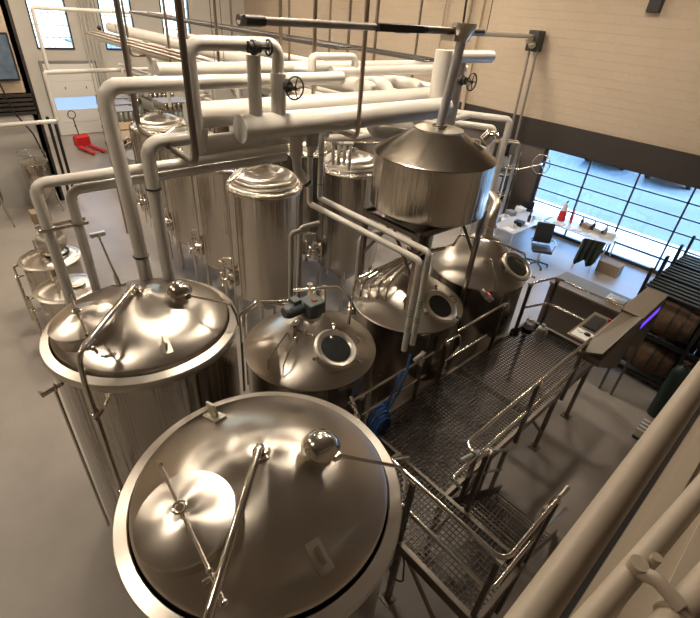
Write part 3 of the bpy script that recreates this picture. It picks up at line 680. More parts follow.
# stair going down along the walkway
stn = thing('stair', 'short steel stair of dark open treads descending beside the walkway', 'stair', (0, 0, 0))
for i in range(5):
    z = DZ-.21*(i+1); y0 = 2.95+.25*i
    tr_ = grating(stn, -1.22, -.44, y0, y0+.27, z, 'tread')
    B().box(-1.22, -.44, y0, y0+.02, z-.03, z+.004).build('nosing', SATIN, tr_)
for x in (-1.245, -.415):
    m = B().prism([(2.92, DZ-.02), (2.92, DZ-.24), (4.35, 0.02), (4.45, .02), (4.45, .12)], 'x', x-.008, x+.008).build('stringer', DARKSTEEL, stn)
# guard rails
def rail(label, top, mid, posts, ztop=DZ+.92, r=.019, base=DZ-.1):
    t = thing('guard_rail', label, 'railing', (posts[0][0], posts[0][1], DZ))
    o = Vector((posts[0][0], posts[0][1], DZ))
    for pth, nm in ((top, 'top_rail'), (mid, 'mid_rail')):
        for q in pth: B().tube([tuple(Vector(p)-o) for p in q], r, .09, 12).build(nm, CHROME, t)
    for p in posts:
        x, y = p[0]-o.x, p[1]-o.y; zt = (p[2] if len(p) > 2 else ztop)-DZ
        po = B().box(x-.022, x+.022, y-.022, y+.022, base-DZ, zt-.03).build('post', DARKSTEEL, t)
        B().box(x-.028, x+.028, y-.028, y+.028, zt-.045, zt-.005).build('bracket', STEEL_BAND, po)
    return t
Z1, Z2 = DZ+.92, DZ+.46
rail('near guard rail with curved ends crossing the lower middle, beside the nearest tank',
     [[(-1.62, 2.55, 1.85), (-1.66, 2.24, 2.0), (-1.60, 2.18, Z1), (-.39, 2.18, Z1), (-.39, 2.88, Z1), (-.39, 3.05, Z1-.02)]],
     [[(-1.62, 2.20, Z2), (-.39, 2.18, Z2), (-.39, 2.86, Z2)]], [(-1.28, 2.18), (-.42, 2.18), (-.40, 2.86)])
rail('long walkway guard rail on the open floor side',
     [[(-1.24, 5.55, Z1), (-1.24, 2.84, Z1), (-1.05, 2.84, Z1), (-1.05, 2.96, Z1)]],
     [[(-1.24, 5.5, Z2), (-1.24, 2.80, Z2), (-1.12, 2.80, Z2-.05)]], [(-1.05, 2.96), (-1.24, 4.25), (-1.24, 5.45)])
rail('far end guard rail with a chamfered corner behind two white jugs',
     [[(-2.47, 6.22, DZ+.1), (-2.47, 6.22, Z1), (-2.30, 6.62, Z1+.04), (-2.2, 6.72, Z1), (-1.28, 6.72, Z1)]],
     [[(-2.47, 6.24, Z2), (-2.30, 6.64, Z2+.02), (-2.2, 6.72, Z2), (-1.28, 6.72, Z2)]], [(-2.47, 6.22), (-2.28, 6.70)])
rail('kettle side guard rail beside the kettle with the motor',
     [[(-2.47, 2.5, Z1-.25), (-2.47, 3.95, Z1-.25)]], [[(-2.47, 2.5, Z2-.12), (-2.47, 3.85, Z2-.12)]], [(-2.47, 2.7, Z1-.25), (-2.47, 3.72, Z1-.25)])
rail('kettle side guard rail with an open notch beside the mash vessel',
     [[(-2.47, 4.15, Z1-.2), (-2.47, 4.48, Z1-.2), (-2.47, 4.56, Z2+.02), (-2.47, 4.28, Z2-.12)], [(-2.47, 4.40, Z1-.12), (-2.47, 5.6, Z1-.12), (-2.47, 5.65, Z1-.30)]],
     [[(-2.47, 4.28, Z2-.1), (-2.47, 5.25, Z2-.1)]], [(-2.47, 4.2, Z1-.2), (-2.47, 5.5, Z1-.12)])
# stair handrail pieces
sr = thing('stair_handrail', 'short stair handrail with two cross bars beside the walkway posts', 'railing', (-1.26, 3.25, DZ))
for dy, dz in ((0, 0), (.42, -.33), (.85, -.62)): B().box(-.022, .022, dy-.022, dy+.022, dz-.62 if dy else -.30, dz+.45).build('post', DARKSTEEL, sr)
B().tube([(0, -.35, .62), (0, .0, .48), (0, .95, -.22)], .018).tube([(0, -.1, .15), (0, .95, -.60)], .018).build('cross_bar', SATIN, sr)
lr = thing('stair_handrail', 'slanted steel end post with a short bar at the outer edge of the stair', 'railing', (-.39, 2.98, DZ))
B().box(-.03, .03, -.03, .03, -1.1, .92).build('post', DARKSTEEL, lr)
B().tube([(0, -.04, .90), (0, .22, .90)], .02).tube([(0, -.02, .42), (0, .9, -.1)], .018).build('top_rail', SATIN, lr)

def jug(x, y, z, label, mat):
    t = thing('jug', label, 'jug', (x, y, z))
    B().lathe([(0, 0), (.072, 0), (.082, .012), (.082, .15), (.066, .205), (.025, .235), (.025, .255), (0, .255)], 28).build('bottle', mat, t)
    B().cyl((0, 0, .25), (0, 0, .275), .03).build('cap', WHITEP, t)
    B().tube([(.03, 0, .235), (.085, 0, .22), (.085, 0, .14)], .012, .03, 8).build('handle', mat, t)
    B().lathe([(.0835, .04), (.0835, .12)], 28).build('paper_label', BLACK if 'dark' in label else PAPER, t)
jug(-2.33, 6.33, DZ+.001, 'white plastic jug with a dark label at the far corner of the grating', WHITEP)
jug(-2.13, 6.38, DZ+.001, 'plain pale plastic jug nearer the steel cabinet on the grating', PAPER)
bl = thing('drum_valve', 'small dark round valve body lying by the walkway corner post', 'valve', (-2.42, 6.08, DZ))
B().sphere((0, 0, .08), .07).torus((.02, 0, .11), .06, .012, 'x').cyl((0, -.1, .08), (0, .1, .08), .03).build('body', IRON, bl)
pv = thing('drain_valve', 'small steel flanged drain valve at the grating edge between the vessels', 'valve', (-2.50, 4.30, DZ+.10))
B().torus((0, 0, .02), .075, .022, 'x').cyl((-.08, 0, .02), (.08, 0, .02), .04).cyl((0, 0, .05), (0, .06, .15), .014).build('flange', CHROME, pv)
hz = thing('hose_coil', 'coiled bright blue hose hanging on the kettle side of the walkway', 'hose', (-2.42, 2.98, 1.45))
hc = B()
for i in range(5): hc.torus((-.02+.03*i, 0, -.02*i), .16-.008*i, .014, 'x', 28, 8)
hc.build('coil', BLUEH, hz)
B().tube([(0, .15, 0), (.02, .30, .25), (0, .40, .50), (-.03, .46, .72)], .014, .15).tube([(0, .10, .10), (.01, .22, .35), (0, .30, .55)], .014, .1).build('loose_end', BLUEH, hz)
wv = thing('tee_valve', 'white three-way valve clipped on the rail in front of the middle vessel', 'valve', (-2.46, 3.62, 2.02))
B().cyl((0, -.07, 0), (0, .06, .03), .022).cyl((0, 0, 0), (.03, .04, -.11), .024).cyl((0, .05, -.01), (0, .10, .05), .03).build('body', WHITEP, wv)
nb = thing('nozzle_bundle', 'row of small clamps and fittings hanging off the near rim of the nearest tank', 'fittings', (-1.90, 2.08, 2.25))
q = B()
for i in range(6): q.torus((-.30+.12*i, .22-.06*i, .0), .035, .013, 'y', 16, 6).cyl((-.34+.12*i, .24-.06*i, .0), (-.26+.12*i, .20-.06*i, 0), .022)
q.build('clamp', CHROME, nb); B().tube([(-.40, .28, .0), (.42, -.14, 0), (.42, -.14, -2.25)], .018, .06).build('pipe_run', CHROME, nb)
hs = thing('cable_loop', 'loose black cable hanging under the near corner of the walkway', 'cable', (-1.25, 2.2, .9))
B().tube([(0, 0, .25), (.06, .02, 0), (.10, .02, -.3), (.0, .03, -.45), (-.08, 0, -.30), (-.02, 0, 0)], .010, .12, 8).build('cable', BLACK, hs)

# ------------------------------------------------------------------ control desk and stainless cabinet at the far end
cb = thing('chest_cabinet', 'long dark stainless chest just beyond the end of the walkway', 'cabinet', (-2.27, 8.65, 0), math.radians(0))
B().box(-.68, .68, -.33, .33, .10, 1.24).build('body', DARKSTEEL, cb, bevel=.02)
B().box(-.70, .70, -.35, .35, 1.24, 1.30).build('lid', DSAT, cb, bevel=.015)
B().box(.28, .60, -.08, .16, 1.30, 1.33).box(.32, .56, -.04, .12, 1.33, 1.345).build('latch_plate', STEEL_BAND, cb, bevel=.006)
for x in (-.6, .6):
    for y in (-.27, .27): B().box(x-.03, x+.03, y-.03, y+.03, 0, .10).build('leg', BLACK, cb)
cc = thing('control_console', 'stainless control console with a sloping top mounted at the far end of the walkway rail', 'control console', (-1.32, 5.5, 1.27))
B().prism([(.0, .72), (1.30, .83), (1.30, .0), (1.12, 0), (.0, .62)], 'x', .03, .30).build('body', DSAT, cc, bevel=.006)
B().prism([(0, .70), (.30, .85), (.30, .88), (0, .73)], 'y', -.08, 1.28).build('sloping_top', DSAT, cc)
B().box(.0, .30, 1.30, 2.35, .70, .84).build('rear_box', DSAT, cc, bevel=.01)
B().box(-.005, .305, 1.29, 2.36, .84, .855).build('rear_lid', plain('speckled_steel', (.30, .26, .22), .5, .6, .4, 60), cc)
B().box(.302, .308, 1.45, 2.2, .60, .70).build('light_strip', plain('violet_led_strip', (.1, .03, .5), .4, emit=(.20, .08, 1.0), es=.7), cc)
B().box(.0, .30, 2.30, 2.35, -.2, .70).build('rear_panel', DARKSTEEL, cc)
for x in (.05, .26): B().box(x-.02, x+.02, 2.28, 2.32, -1.27, -.18).build('leg', DARKSTEEL, cc)
B().box(-.30, .03, .36, 1.28, .61, .64).build('keyboard_shelf', DSAT, cc, bevel=.005)
ZS = 1.27+.641
kb = thing('keyboard', 'black keyboard on the steel shelf of the control console', 'keyboard', (-1.47, 6.42, ZS), math.radians(2))
B().box(-.10, .08, -.20, .24, 0, .018).build('base', BLACK, kb)
kk = B()
for i in range(5):
    for j in range(12): kk.box(-.08+i*.031, -.054+i*.031, -.18+j*.034, -.151+j*.034, .018, .024)
kk.build('keys', IRON, kb)
sc_ = thing('red_cap', 'small red cap at the far end of the keyboard', 'cap', (-1.37, 6.69, ZS)); B().lathe([(0, .04), (.02, .038), (.025, 0), (0, 0)], 16).build('cap', RED, sc_)
tag(B().box(-.14, .12, -.12, .12, 0, .004).build('paper_sheet', PAPER, None, (-1.45, 6.02, ZS)), 'white sheet of paper at the near end of the steel shelf', 'paper')
ms = thing('computer_mouse', 'black mouse lying on the white paper', 'mouse', (-1.42, 6.05, ZS+.005), math.radians(30)); B().sphere((0, 0, .012), .045, .4).build('body', BLACK, ms); B().tube([(-.02, .0, .02), (-.10, .02, .005), (-.12, .10, .004)], .003, .03, 6).build('cord', BLACK, ms)

# ------------------------------------------------------------------ barrels on racks
def barrel():
    t = thing('oak_barrel', 'x', 'barrel', (0, 0, 0), 0, 'oak barrels on the racks')
    prof = [(.0, -.44), (.27, -.44), (.275, -.46), (.29, -.46)] + [(.29+.055*math.cos(PI/2*q/5), q*.46/5) for q in range(-5, 6)][1:-1] + [(.29, .46), (.275, .46), (.27, .44), (0, .44)]
    mt = Matrix.Rotation(PI/2, 4, 'Y')
    B().lathe(prof, 36, mat=mt).build('staves', OAK, t, sharp=50)
    for x in (-.43, -.28, -.12, .12, .28, .43):
        rr = .29+.055*math.cos(PI/2*abs(x)/.46)+.003
        B().lathe([(rr, -.02), (rr+.002, .0), (rr, .02)], 36, (0, 0, 0), Matrix.Translation((x, 0, 0)) @ mt).build('hoop', IRON, t)
    B().cyl((0, 0, .33), (0, 0, .36), .025).build('bung', WHITEP, t)
    return t
pos = []
for j, yy in enumerate((8.85, 9.65, 10.45)):
    for l, zz in enumerate((.50, 1.32)):
        for k, xx in enumerate((-1.0, .06)): pos.append((xx, yy, zz, j, l, k))
Lr = ['nearest the control cabinet', 'one row back', 'in the third row toward the glass door']; Ll = ['bottom', 'upper', 'top']; Lk = ['left', 'right']
b0 = None
for xx, yy, zz, j, l, k in pos:
    lab = 'oak barrel on the %s tier, %s stack, %s' % (Ll[l], Lk[k], Lr[j])
    if b0 is None: b0 = barrel(); b0.location = (xx, yy, zz); b0['label'] = lab
    else: dup(b0, (xx, yy, zz), 0, lab)
for j, yy in enumerate((8.85, 9.65, 10.45)):
    rk = thing('barrel_rack', 'black steel barrel rack ' + Lr[j], 'rack', (-.47, yy, 0))
    for l, zz in enumerate((.50, 1.32, 2.14)):
        for s in (-1, 1): B().box(-1.02, 1.05, s*.26-.03, s*.26+.03, zz-.40, zz-.34).build('beam', BLACK, rk)
    for q in range(5): B().box(-1.02, 1.05, -.34+q*.15, -.26+q*.15, 1.80, 1.83).build('slat', BLACK, rk)
    for x in (-1.02, 0.0, 1.02):
        for s in (-1, 1): B().box(x-.025, x+.025, s*.37-.025, s*.37+.025, 0, 2.2).build('post', BLACK, rk)
gb = thing('gas_cylinder', 'dark green gas cylinder standing in front of the barrel racks', 'gas cylinder', (-.36, 7.93, 0))
B().lathe([(0, 0), (.115, 0), (.125, .02), (.125, .95), (.10, 1.04), (.04, 1.09), (.035, 1.12), (0, 1.12)], 32).build('body', GREENP, gb)
B().cyl((0, 0, 1.1), (0, 0, 1.2), .022).cyl((-.05, 0, 1.17), (.05, 0, 1.17), .018).build('valve', DARKSTEEL, gb)
wc = thing('plastic_bracket', 'small white ribbed plastic piece on the floor by the green cylinder', 'bracket', (-.32, 7.25, 0))
for i in range(4): B().box(-.10, .10, -.20+i*.1, -.15+i*.1, 0, .20).build('rib', WHITEP, wc)
B().box(-.1, .1, -.2, .15, 0, .05).build('base', WHITEP, wc)

# ------------------------------------------------------------------ office corner by the glass door
def table(name, label, x, y, w, d, rz, mat):
    t = thing(name, label, 'table', (x, y, 0), rz)
    B().box(-w/2, w/2, -d/2, d/2, .72, .745).build('tabletop', mat, t)
    for sx in (-1, 1):
        for sy in (-1, 1): B().box(sx*(w/2-.05)-.015, sx*(w/2-.05)+.015, sy*(d/2-.05)-.015, sy*(d/2-.05)+.015, 0, .72).build('leg', SATIN, t)
    B().box(-w/2+.05, w/2-.05, d/2-.06, d/2-.04, .60, .66).build('stretcher', SATIN, t)
    return t
TOP = plain('pale_table_top', (.62, .64, .66), .25)
table('work_table', 'pale work table against the glass door carrying a cone and boxes', -4.35, 13.05, 1.9, .75, 0, TOP)
table('work_table', 'cluttered pale work table left of the office chair', -5.75, 12.1, 1.0, 2.2, 0, TOP)
ch = thing('office_chair', 'black leather swivel chair facing the cluttered table', 'chair', (-4.55, 11.35, 0), math.radians(35))
B().box(-.25, .25, -.24, .25, .46, .54).build('seat', LEATHER, ch, bevel=.03)
B().box(-.23, .23, -.04, .04, .58, 1.12, Matrix.Translation((0, .25, 0)) @ Matrix.Translation((0, 0, .58)) @ Matrix.Rotation(-.15, 4, 'X') @ Matrix.Translation((0, 0, -.58))).build('backrest', LEATHER, ch, bevel=.03)
B().cyl((0, 0, .1), (0, 0, .46), .03).build('gas_lift', CHROME, ch)
sb = B()
for k in range(5):
    a = 2*PI*k/5; sb.tube([(0, 0, .12), (.29*math.cos(a), .29*math.sin(a), .075)], .02, n=8)
    
star = sb.build('star_base', BLACK, ch)
for k in range(5):
    a = 2*PI*k/5; B().cyl((.29*math.cos(a)-.02, .29*math.sin(a), .03), (.29*math.cos(a)+.02, .29*math.sin(a), .03), .03).build('caster', BLACK, star)
for s in (-1, 1): B().tube([(s*.26, -.10, .48), (s*.30, -.10, .70), (s*.30, .20, .70), (s*.24, .24, .66)], .016, .05).build('armrest', CHROME, ch)
c2_ = thing('side_chair', 'light four-legged chair with a dark coat over its back, at the door table', 'chair', (-3.75, 12.35, 0), math.radians(200))
B().box(-.22, .22, -.22, .22, .44, .47).build('seat', plain('beige_seat', (.5, .45, .42), .6), c2_, bevel=.01)
B().box(-.22, .22, .19, .22, .60, .88).build('backrest', plain('beige_back', (.5, .45, .42), .6), c2_, bevel=.01)
for sx in (-1, 1):
    B().tube([(sx*.2, -.2, .44), (sx*.21, -.23, 0)], .012).build('leg', CHROME, c2_); B().tube([(sx*.2, .2, .88), (sx*.2, .2, .44), (sx*.21, .25, 0)], .012).build('leg', CHROME, c2_)
def drape(name, label, cat, mat, w, h, loc, rz, amp=.05, th=.03):
    g = B(); n, m = 24, 14; vs = []
    for side in (0, 1):
        for i in range(n+1):
            for j in range(m+1):
                u = i/n; v = j/m; x = (u-.5)*w*(1-.25*(1-v)*math.cos(u*9)); zz = -h*v*(1+.12*math.sin(u*11)); yy = amp*math.sin(u*23+v*3)*(.3+v)+side*th
                vs.append((x, yy, zz))
    fs = []; K = (n+1)*(m+1)
    for i in range(n):
        for j in range(m):
            a = i*(m+1)+j; fs.append((a, a+1, a+m+2, a+m+1)); fs.append((K+a, K+a+m+1, K+a+m+2, K+a+1))
    for i in range(n): a = i*(m+1); fs.append((a, a+m+1, K+a+m+1, K+a)); a += m; fs.append((a, K+a, K+a+m+1, a+m+1))
    for j in range(m): a = j; fs.append((a, K+a, K+a+1, a+1)); a = n*(m+1)+j; fs.append((a, a+1, K+a+1, K+a))
    g._add(vs, fs); o = g.build(name, mat, None, loc, 60); o.rotation_euler = (0, 0, rz); return tag(o, label, cat)
drape('coat', 'dark green coat hung over the light chair', 'coat', CLOTH, .52, .68, (-3.64, 12.08, .93), math.radians(20), .04)
drape('plastic_curtain', 'tall white hanging plastic sheet right of the hopper', 'curtain', TARP, .5, 2.45, (-5.05, 8.62, 2.75), math.radians(35), .06)
tag(B().box(-.27, .27, -.2, .2, 0, .32).build('cardboard_box', CARD, None, (-3.15, 12.7, 0), bevel=.006), 'brown cardboard box on the floor under the door table', 'box')
cone = thing('fire_extinguisher', 'red and white extinguisher-shaped canister standing on the door table', 'canister', (-5.0, 13.15, .746))
B().lathe([(0, 0), (.10, 0), (.11, .02), (.10, .25), (.08, .30)], 24).build('red_body', RED, cone)
B().lathe([(.08, .30), (.07, .42), (.04, .52), (0, .54)], 24).build('white_top', WHITEP, cone); B().cyl((0, 0, .52), (.04, 0, .60), .02).build('nozzle', BLACK, cone)
rb = thing('bottle', 'slim red-topped bottle on the door table right of the canister', 'bottle', (-4.72, 13.2, .746)); B().lathe([(0, 0), (.03, 0), (.03, .2), (.012, .26), (.012, .42), (0, .42)], 16).build('body', RED, rb)
random.seed(3)
cm = [BLACK, WHITEP, CHROME, CARD, PAPER, MATTEGREY, IRON]
def clutter(lab, x, y, z, i, kind):
    m = cm[i % len(cm)]; nm = ['black', 'white', 'steel', 'brown', 'pale', 'grey', 'dark'][i % 7]
    if kind == 0:
        o = thing('storage_box', lab % (nm + ' box'), 'box', (x, y, z), random.uniform(-.3, .3)); w, d, h = .12, .10, .10
        B().box(-w, w, -d, d, 0, h).build('body', m, o, bevel=.005); B().box(-w-.006, w+.006, -d-.006, d+.006, h, h+.02).build('lid', m, o)
    elif kind == 1:
        o = thing('bottle', lab % (nm + ' bottle'), 'bottle', (x, y, z))
        B().lathe([(0, 0), (.04, 0), (.045, .02), (.045, .16), (.018, .21), (.018, .25), (0, .25)], 16).build('body', m, o); B().cyl((0, 0, .245), (0, 0, .27), .022).build('cap', BLACK, o)
    elif kind == 2:
        o = thing('mug', lab % (nm + ' mug'), 'mug', (x, y, z)); B().lathe([(0, 0), (.04, 0), (.042, .1), (.037, .1), (.036, .01), (0, .01)], 16).build('body', m, o); B().torus((.055, 0, .05), .025, .006, 'y', 14, 6).build('handle', m, o)
    else:
        o = tag(B().box(-.15, .15, -.11, .11, 0, .012).build('document_stack', PAPER, None, (x, y, z)), lab % 'paper stack', 'papers')
        o.rotation_euler = (0, 0, random.uniform(-.5, .5))
places = ['at the near end', 'near the front edge', 'left of the middle', 'at the middle', 'right of the middle', 'near the back edge', 'at the far end']
i = 0
for k in range(7):
    clutter('small %s on the cluttered table, row ' + places[k] + ', left side', -6.08, 11.1+.27*k, .747, i, (1, 0, 3, 2, 0, 1, 0)[k]); i += 1
    clutter('small %s on the cluttered table, row ' + places[k] + ', right side', -5.5, 11.15+.26*k, .747, i, (3, 2, 0, 3, 1, 2, 3)[k]); i += 2
for k in range(6): clutter('small %s at the back of the door table, ' + ['first', 'second', 'third', 'fourth', 'fifth', 'sixth'][k] + ' from the left', -4.45+.17*k, 13.27, .747, k*3, 0 if k % 2 else 1)
for k in range(3): clutter('flat %s on the front of the door table, ' + ['left', 'middle', 'right'][k], -4.9+.5*k, 12.88, .747, k, 3)
lt = thing('laptop', 'open black laptop at the far left corner of the cluttered table', 'laptop', (-6.0, 12.98, .747), .5); B().box(-.17, .17, -.12, .12, 0, .02).build('base', BLACK, lt); B().box(-.17, .17, .10, .12, .02, .24).build('screen', BLACK, lt)
bk = thing('bicycle_wheel', 'spoked steel wheel hanging beside the top left of the glass door', 'wheel', (-6.15, 13.3, 2.05))
B().torus((0, 0, 0), .27, .014, 'y').build('rim', CHROME, bk)
sp_ = B()
for k in range(8): sp_.cyl((0, 0, 0), (.26*math.cos(k*PI/4), 0, .26*math.sin(k*PI/4)), .004, 6)
sp_.cyl((0, -.05, 0), (0, .05, 0), .03).build('spokes', CHROME, bk)
B().tube([(0, 0, 0), (-.5, -.2, -.25), (-1.4, -.5, -.35)], .02).build('arm', CHROME, bk)

# storage shelving right of the hopper
def shelf(x, y, label, n=3, w=1.6):
    t = thing('storage_shelf', label, 'shelving', (x, y, 0))
    for sx in (0, 1):
        for sy in (0, 1): B().box(sx*w-.02, sx*w+.02, sy*.6-.02, sy*.6+.02, 0, 2.25).build('post', SATIN if sx else DARKSTEEL, t)
    for k in range(n): B().box(0, w, 0, .6, .25+.8*k, .28+.8*k).build('shelf_board', DARKSTEEL, t)
    return t
shelf(-10.4, 12.7, 'dark steel shelving by the block wall, far left of the glass door')
shelf(-8.1, 12.6, 'dark steel shelving by the block wall, close to the glass door', w=1.3)
i = 0
for sx, nm, w in ((-10.4, 'far left', 1.5), (-8.1, 'door side', 1.2)):
    for k in range(3):
        for j in range(4):
            m = cm[(i*5+2) % 7]; h = .2+.35*random.random(); i += 1
            o = thing('storage_bin', 'container on the %s shelving, %s shelf, %s from the left' % (nm, ['lowest', 'second', 'third', 'top'][k], ['first', 'second', 'third', 'fourth'][j]), 'container', (sx+.2+j*w/4.2, 13.0, .281+.8*k))
            B().box(-.14, .14, -.2, .2, 0, h).build('body', m, o, bevel=.01); B().box(-.15, .15, -.21, .21, h, h+.02).build('lid', cm[(i*3) % 7], o)
for k, (xx, yy) in enumerate(((-7.0, 12.2), (-6.85, 12.0), (-7.6, 11.2), (-8.3, 10.9))):
    o = thing('equipment_frame', 'upright pale steel frame standing behind the hopper, %s' % ['nearest the glass door', 'second from the glass door', 'third from the glass door', 'farthest from the glass door'][k], 'frame', (xx, yy, 0), .3)
    B().tube([(0, 0, 0), (0, 0, 2.7), (.5, .1, 2.7), (.5, .1, 0)], .022, .06).build('upright', SATIN, o); B().cyl((0, 0, 1.2), (.5, .1, 1.2), .018).cyl((0, 0, 2.0), (.5, .1, 2.0), .018).build('crossbar', CHROME, o)

# ------------------------------------------------------------------ left side: small pilot pots
def pot(label, x, y, zr, r, lid_open):
    t = thing('pilot_kettle', label, 'small kettle', (x, y, 0))
    B().lathe([(0, .45), (r-.02, .50), (r, .55), (r, zr-.02)], 48).build('shell', STEEL_WALL, t)
    B().lathe([(r, zr-.04), (r+.05, zr-.03), (r+.055, zr-.01), (r+.02, zr+.01), (r-.02, zr+.01)], 48).build('rim_band', STEEL_BAND, t)
    B().lathe([(r-.01, zr), (r*.5, zr+.07), (0, zr+.10)], 48).build('lid', STEEL_LID, t)
    if lid_open:
        m = Matrix.Translation((.10, .10, zr+.09)) @ Matrix.Rotation(math.radians(75), 4, 'Y')
        B().lathe([(0, .02), (.24, .0), (.25, .015), (.24, .03), (0, .06)], 40).build('open_hatch', STEEL_LID, t).matrix_local = m @ Matrix.Translation((-.24, 0, 0))
        B().lathe([(.20, .07), (.23, .07), (.23, .11), (.20, .11)], 40, (.05, .1, zr)).build('hatch_ring', BLACK, t)
    else:
        B().lathe([(0, .13), (.15, .12), (.19, .10), (.19, .08)], 40, (.05, .1, zr)).build('hatch', STEEL_LID, t)
    for a in (40, 140, 220, 320):
        cx, cy = (r-.02)*math.cos(math.radians(a)), (r-.02)*math.sin(math.radians(a)); B().cyl((cx, cy, 0), (cx, cy, .6), .025).build('leg', SATIN, t)
    v = B().tube([(-.05, -r-.02, 1.2), (-.05, -r-.12, 1.2), (-.05, -r-.12, .3)], .02, .05).torus((-.05, -r-.12, 1.0), .03, .012).cyl((-.15, -r-.12, .8), (.05, -r-.12, .8), .015).tube([(.2, -r-.03, 1.1), (.2, -r-.15, 1.1), (.25, -r-.15, .2)], .018, .05).sphere((.1, -r-.12, .6), .05)
    v.build('valve_pipework', CHROME, t)
    B().cyl((.15, -.1, zr+.05), (.15, -.1, zr+.25), .03).cyl((.05, -.1, zr+.2), (.3, -.12, zr+.2), .014).build('lid_fitting', CHROME, t)
    B().cyl((-.2, -.15, zr+.05), (-.2, -.15, zr+.28), .015).build('lid_stem', CHROME, t)
pot('small stainless pot at the left with its hatch standing open', -9.15, 1.05, 1.25, .46, True)
pot('small stainless pot between the open one and the big left tank', -7.85, 1.0, 1.25, .44, False)
pn = thing('control_box', 'small steel control box on a post behind the open pot', 'control box', (-10.3, 1.25, 0))
B().box(-.03, .03, -.03, .03, 0, 1.5).build('post', DARKSTEEL, pn); B().box(-.14, .14, -.16, .16, 1.5, 1.72).build('box', CARD, pn, bevel=.01)
sk = thing('squeegee', 'white headed floor squeegee with a steel handle leaning behind the left tank', 'squeegee', (-4.33, 1.0, 3.0))
B().tube([(0, 0, 0), (-.40, .0, .42)], .012).build('handle', CHROME, sk); B().box(-.43, -.39, -.07, .07, .40, .44).build('head', WHITEP, sk)

# tanks at the left by the partition
def keg_tank(label, x, y):
    t = thing('yeast_tank', label, 'small tank', (x, y, 0))
    B().lathe([(0, .25), (.05, .3), (.30, .65), (.32, .70), (.32, 1.35), (.30, 1.38)], 36).build('shell', STEEL_WALL, t)
    B().lathe([(.30, 1.36), (.35, 1.37), (.35, 1.41), (.30, 1.42), (.1, 1.46), (0, 1.47)], 36).build('lid', STEEL_LID, t)
    for a in (45, 135, 225, 315):
        cx, cy = .30*math.cos(math.radians(a)), .30*math.sin(math.radians(a)); B().tube([(cx, cy, 1.0), (cx*1.5, cy*1.5, 0)], .022).build('leg', SATIN, t)
    B().torus((0, 0, 1.62), .33, .012).tube([(.33, 0, 1.62), (.33, 0, 1.4)], .012).tube([(-.33, 0, 1.62), (-.33, 0, 1.4)], .012).tube([(0, .33, 1.62), (0, .33, 1.4)], .012).build('top_guard', CHROME, t)
    B().tube([(.36, -.1, 1.3), (.44, -.1, 1.3), (.44, -.1, .3), (.1, 0, .2)], .018, .05).torus((.44, -.1, .9), .035, .012).build('valve_pipework', CHROME, t)
keg_tank('small legged tank standing before the dark louvre band at the left', -14.9, 2.05)
keg_tank('small legged tank cut by the left picture edge', -14.4, .75)
tv = thing('wall_screen', 'black framed screen hanging on the tan wall at the left edge', 'television', (-15.4, 1.85, 3.75))
B().box(-.02, .05, -.95, .55, -.45, .62).build('frame', BLACK, tv, bevel=.01)
scr = B().box(.05, .055, -.90, .50, -.40, .57).build('screen', plain('dim_screen', (.10, .13, .16), .2, 0, .6, 6, emit=(.12, .18, .25), es=.15), tv)
cdc = tag(B().tube([(-15.3, 1.9, 3.3), (-15.2, 2.0, 2.6), (-15.3, 2.3, 2.0), (-15.35, 2.45, 1.2), (-15.35, 2.45, .0)], .022, .4, 8).build('power_cord', BLACK), 'thick black cord hanging from the wall screen', 'cord')
pipe('thin_pipe', 'thin white pipe framing the left window and stepping down the tan wall', [(-15.2, 6.6, 4.93), (-15.2, 3.05, 4.93), (-15.2, 3.05, 3.55)], .045, .06)
pipe('thin_pipe', 'white pipe running level under the left window then down past the louvre band', [(-15.2, 6.2, 3.55), (-15.2, 2.95, 3.5), (-15.2, 2.95, 2.30), (-15.2, -.5, 2.30)], .055, .06)
for k in range(2): pipe('thin_pipe', ['upper', 'lower'][k]+' of two thin white pipes crossing toward the tanks from the left window', [(-15.3, 4.9, 3.65-.12*k), (-10.2, 5.1, 3.65-.12*k)], .035)
for k, (yy, lab) in enumerate(((2.75, 'dark conduit bundle beside the edge of the tan wall'), (2.9, 'second dark conduit beside the edge of the tan wall'))):
    pipe('dark_conduit', lab, [(-15.35, yy, 2.4-.2*k), (-15.3, yy, .0)], .04, mat=BLACK, cat='conduit')
pd = thing('pendant_switch', 'small black pendant switch dangling beside the left window', 'switch', (-19, 5.65, 4.3))
B().cyl((0, 0, .05), (0, 0, 4.3), .008, 6).build('cable', BLACK, pd); B().sphere((0, 0, 0), .07, 1.1).build('body', BLACK, pd)
for k in range(5): pipe('wall_conduit', '%s of the five pale conduits between the two windows' % ['first', 'second', 'third', 'fourth', 'fifth'][k], [(-23.2, 6.25+.14*k, .5), (-23.2, 6.25+.14*k, 8.5)], .03, mat=WALLW, cat='conduit', group='conduits between the windows')

# red pallet jack
pj = thing('pallet_jack', 'red pallet jack parked on the floor near the small roll-up door', 'pallet jack', (-20.9, 4.75, 0), math.radians(12))
pj.scale = (.95, .95, .95)
for s in (-1, 1):
    B().prism([(0, .06), (1.15, .06), (1.22, .09), (1.15, .13), (0, .16)], 'y', s*.22-.08, s*.22+.08).build('fork', RED, pj)
    B().cyl((1.0, s*.22-.05, .05), (1.0, s*.22+.05, .05), .05).build('roller', BLACK, pj)
B().prism([(-.25, .10), (.05, .10), (.05, .45), (-.10, .55), (-.25, .40)], 'y', -.28, .28).build('body', RED, pj)
B().tube([(-.2, 0, .4), (-.38, 0, 1.15)], .022).torus((-.42, 0, 1.27), .15, .018, 'x').build('steering_handle', IRON, pj)
B().cyl((-.18, -.06, .09), (-.18, .06, .09), .09).build('steer_wheel', BLACK, pj)

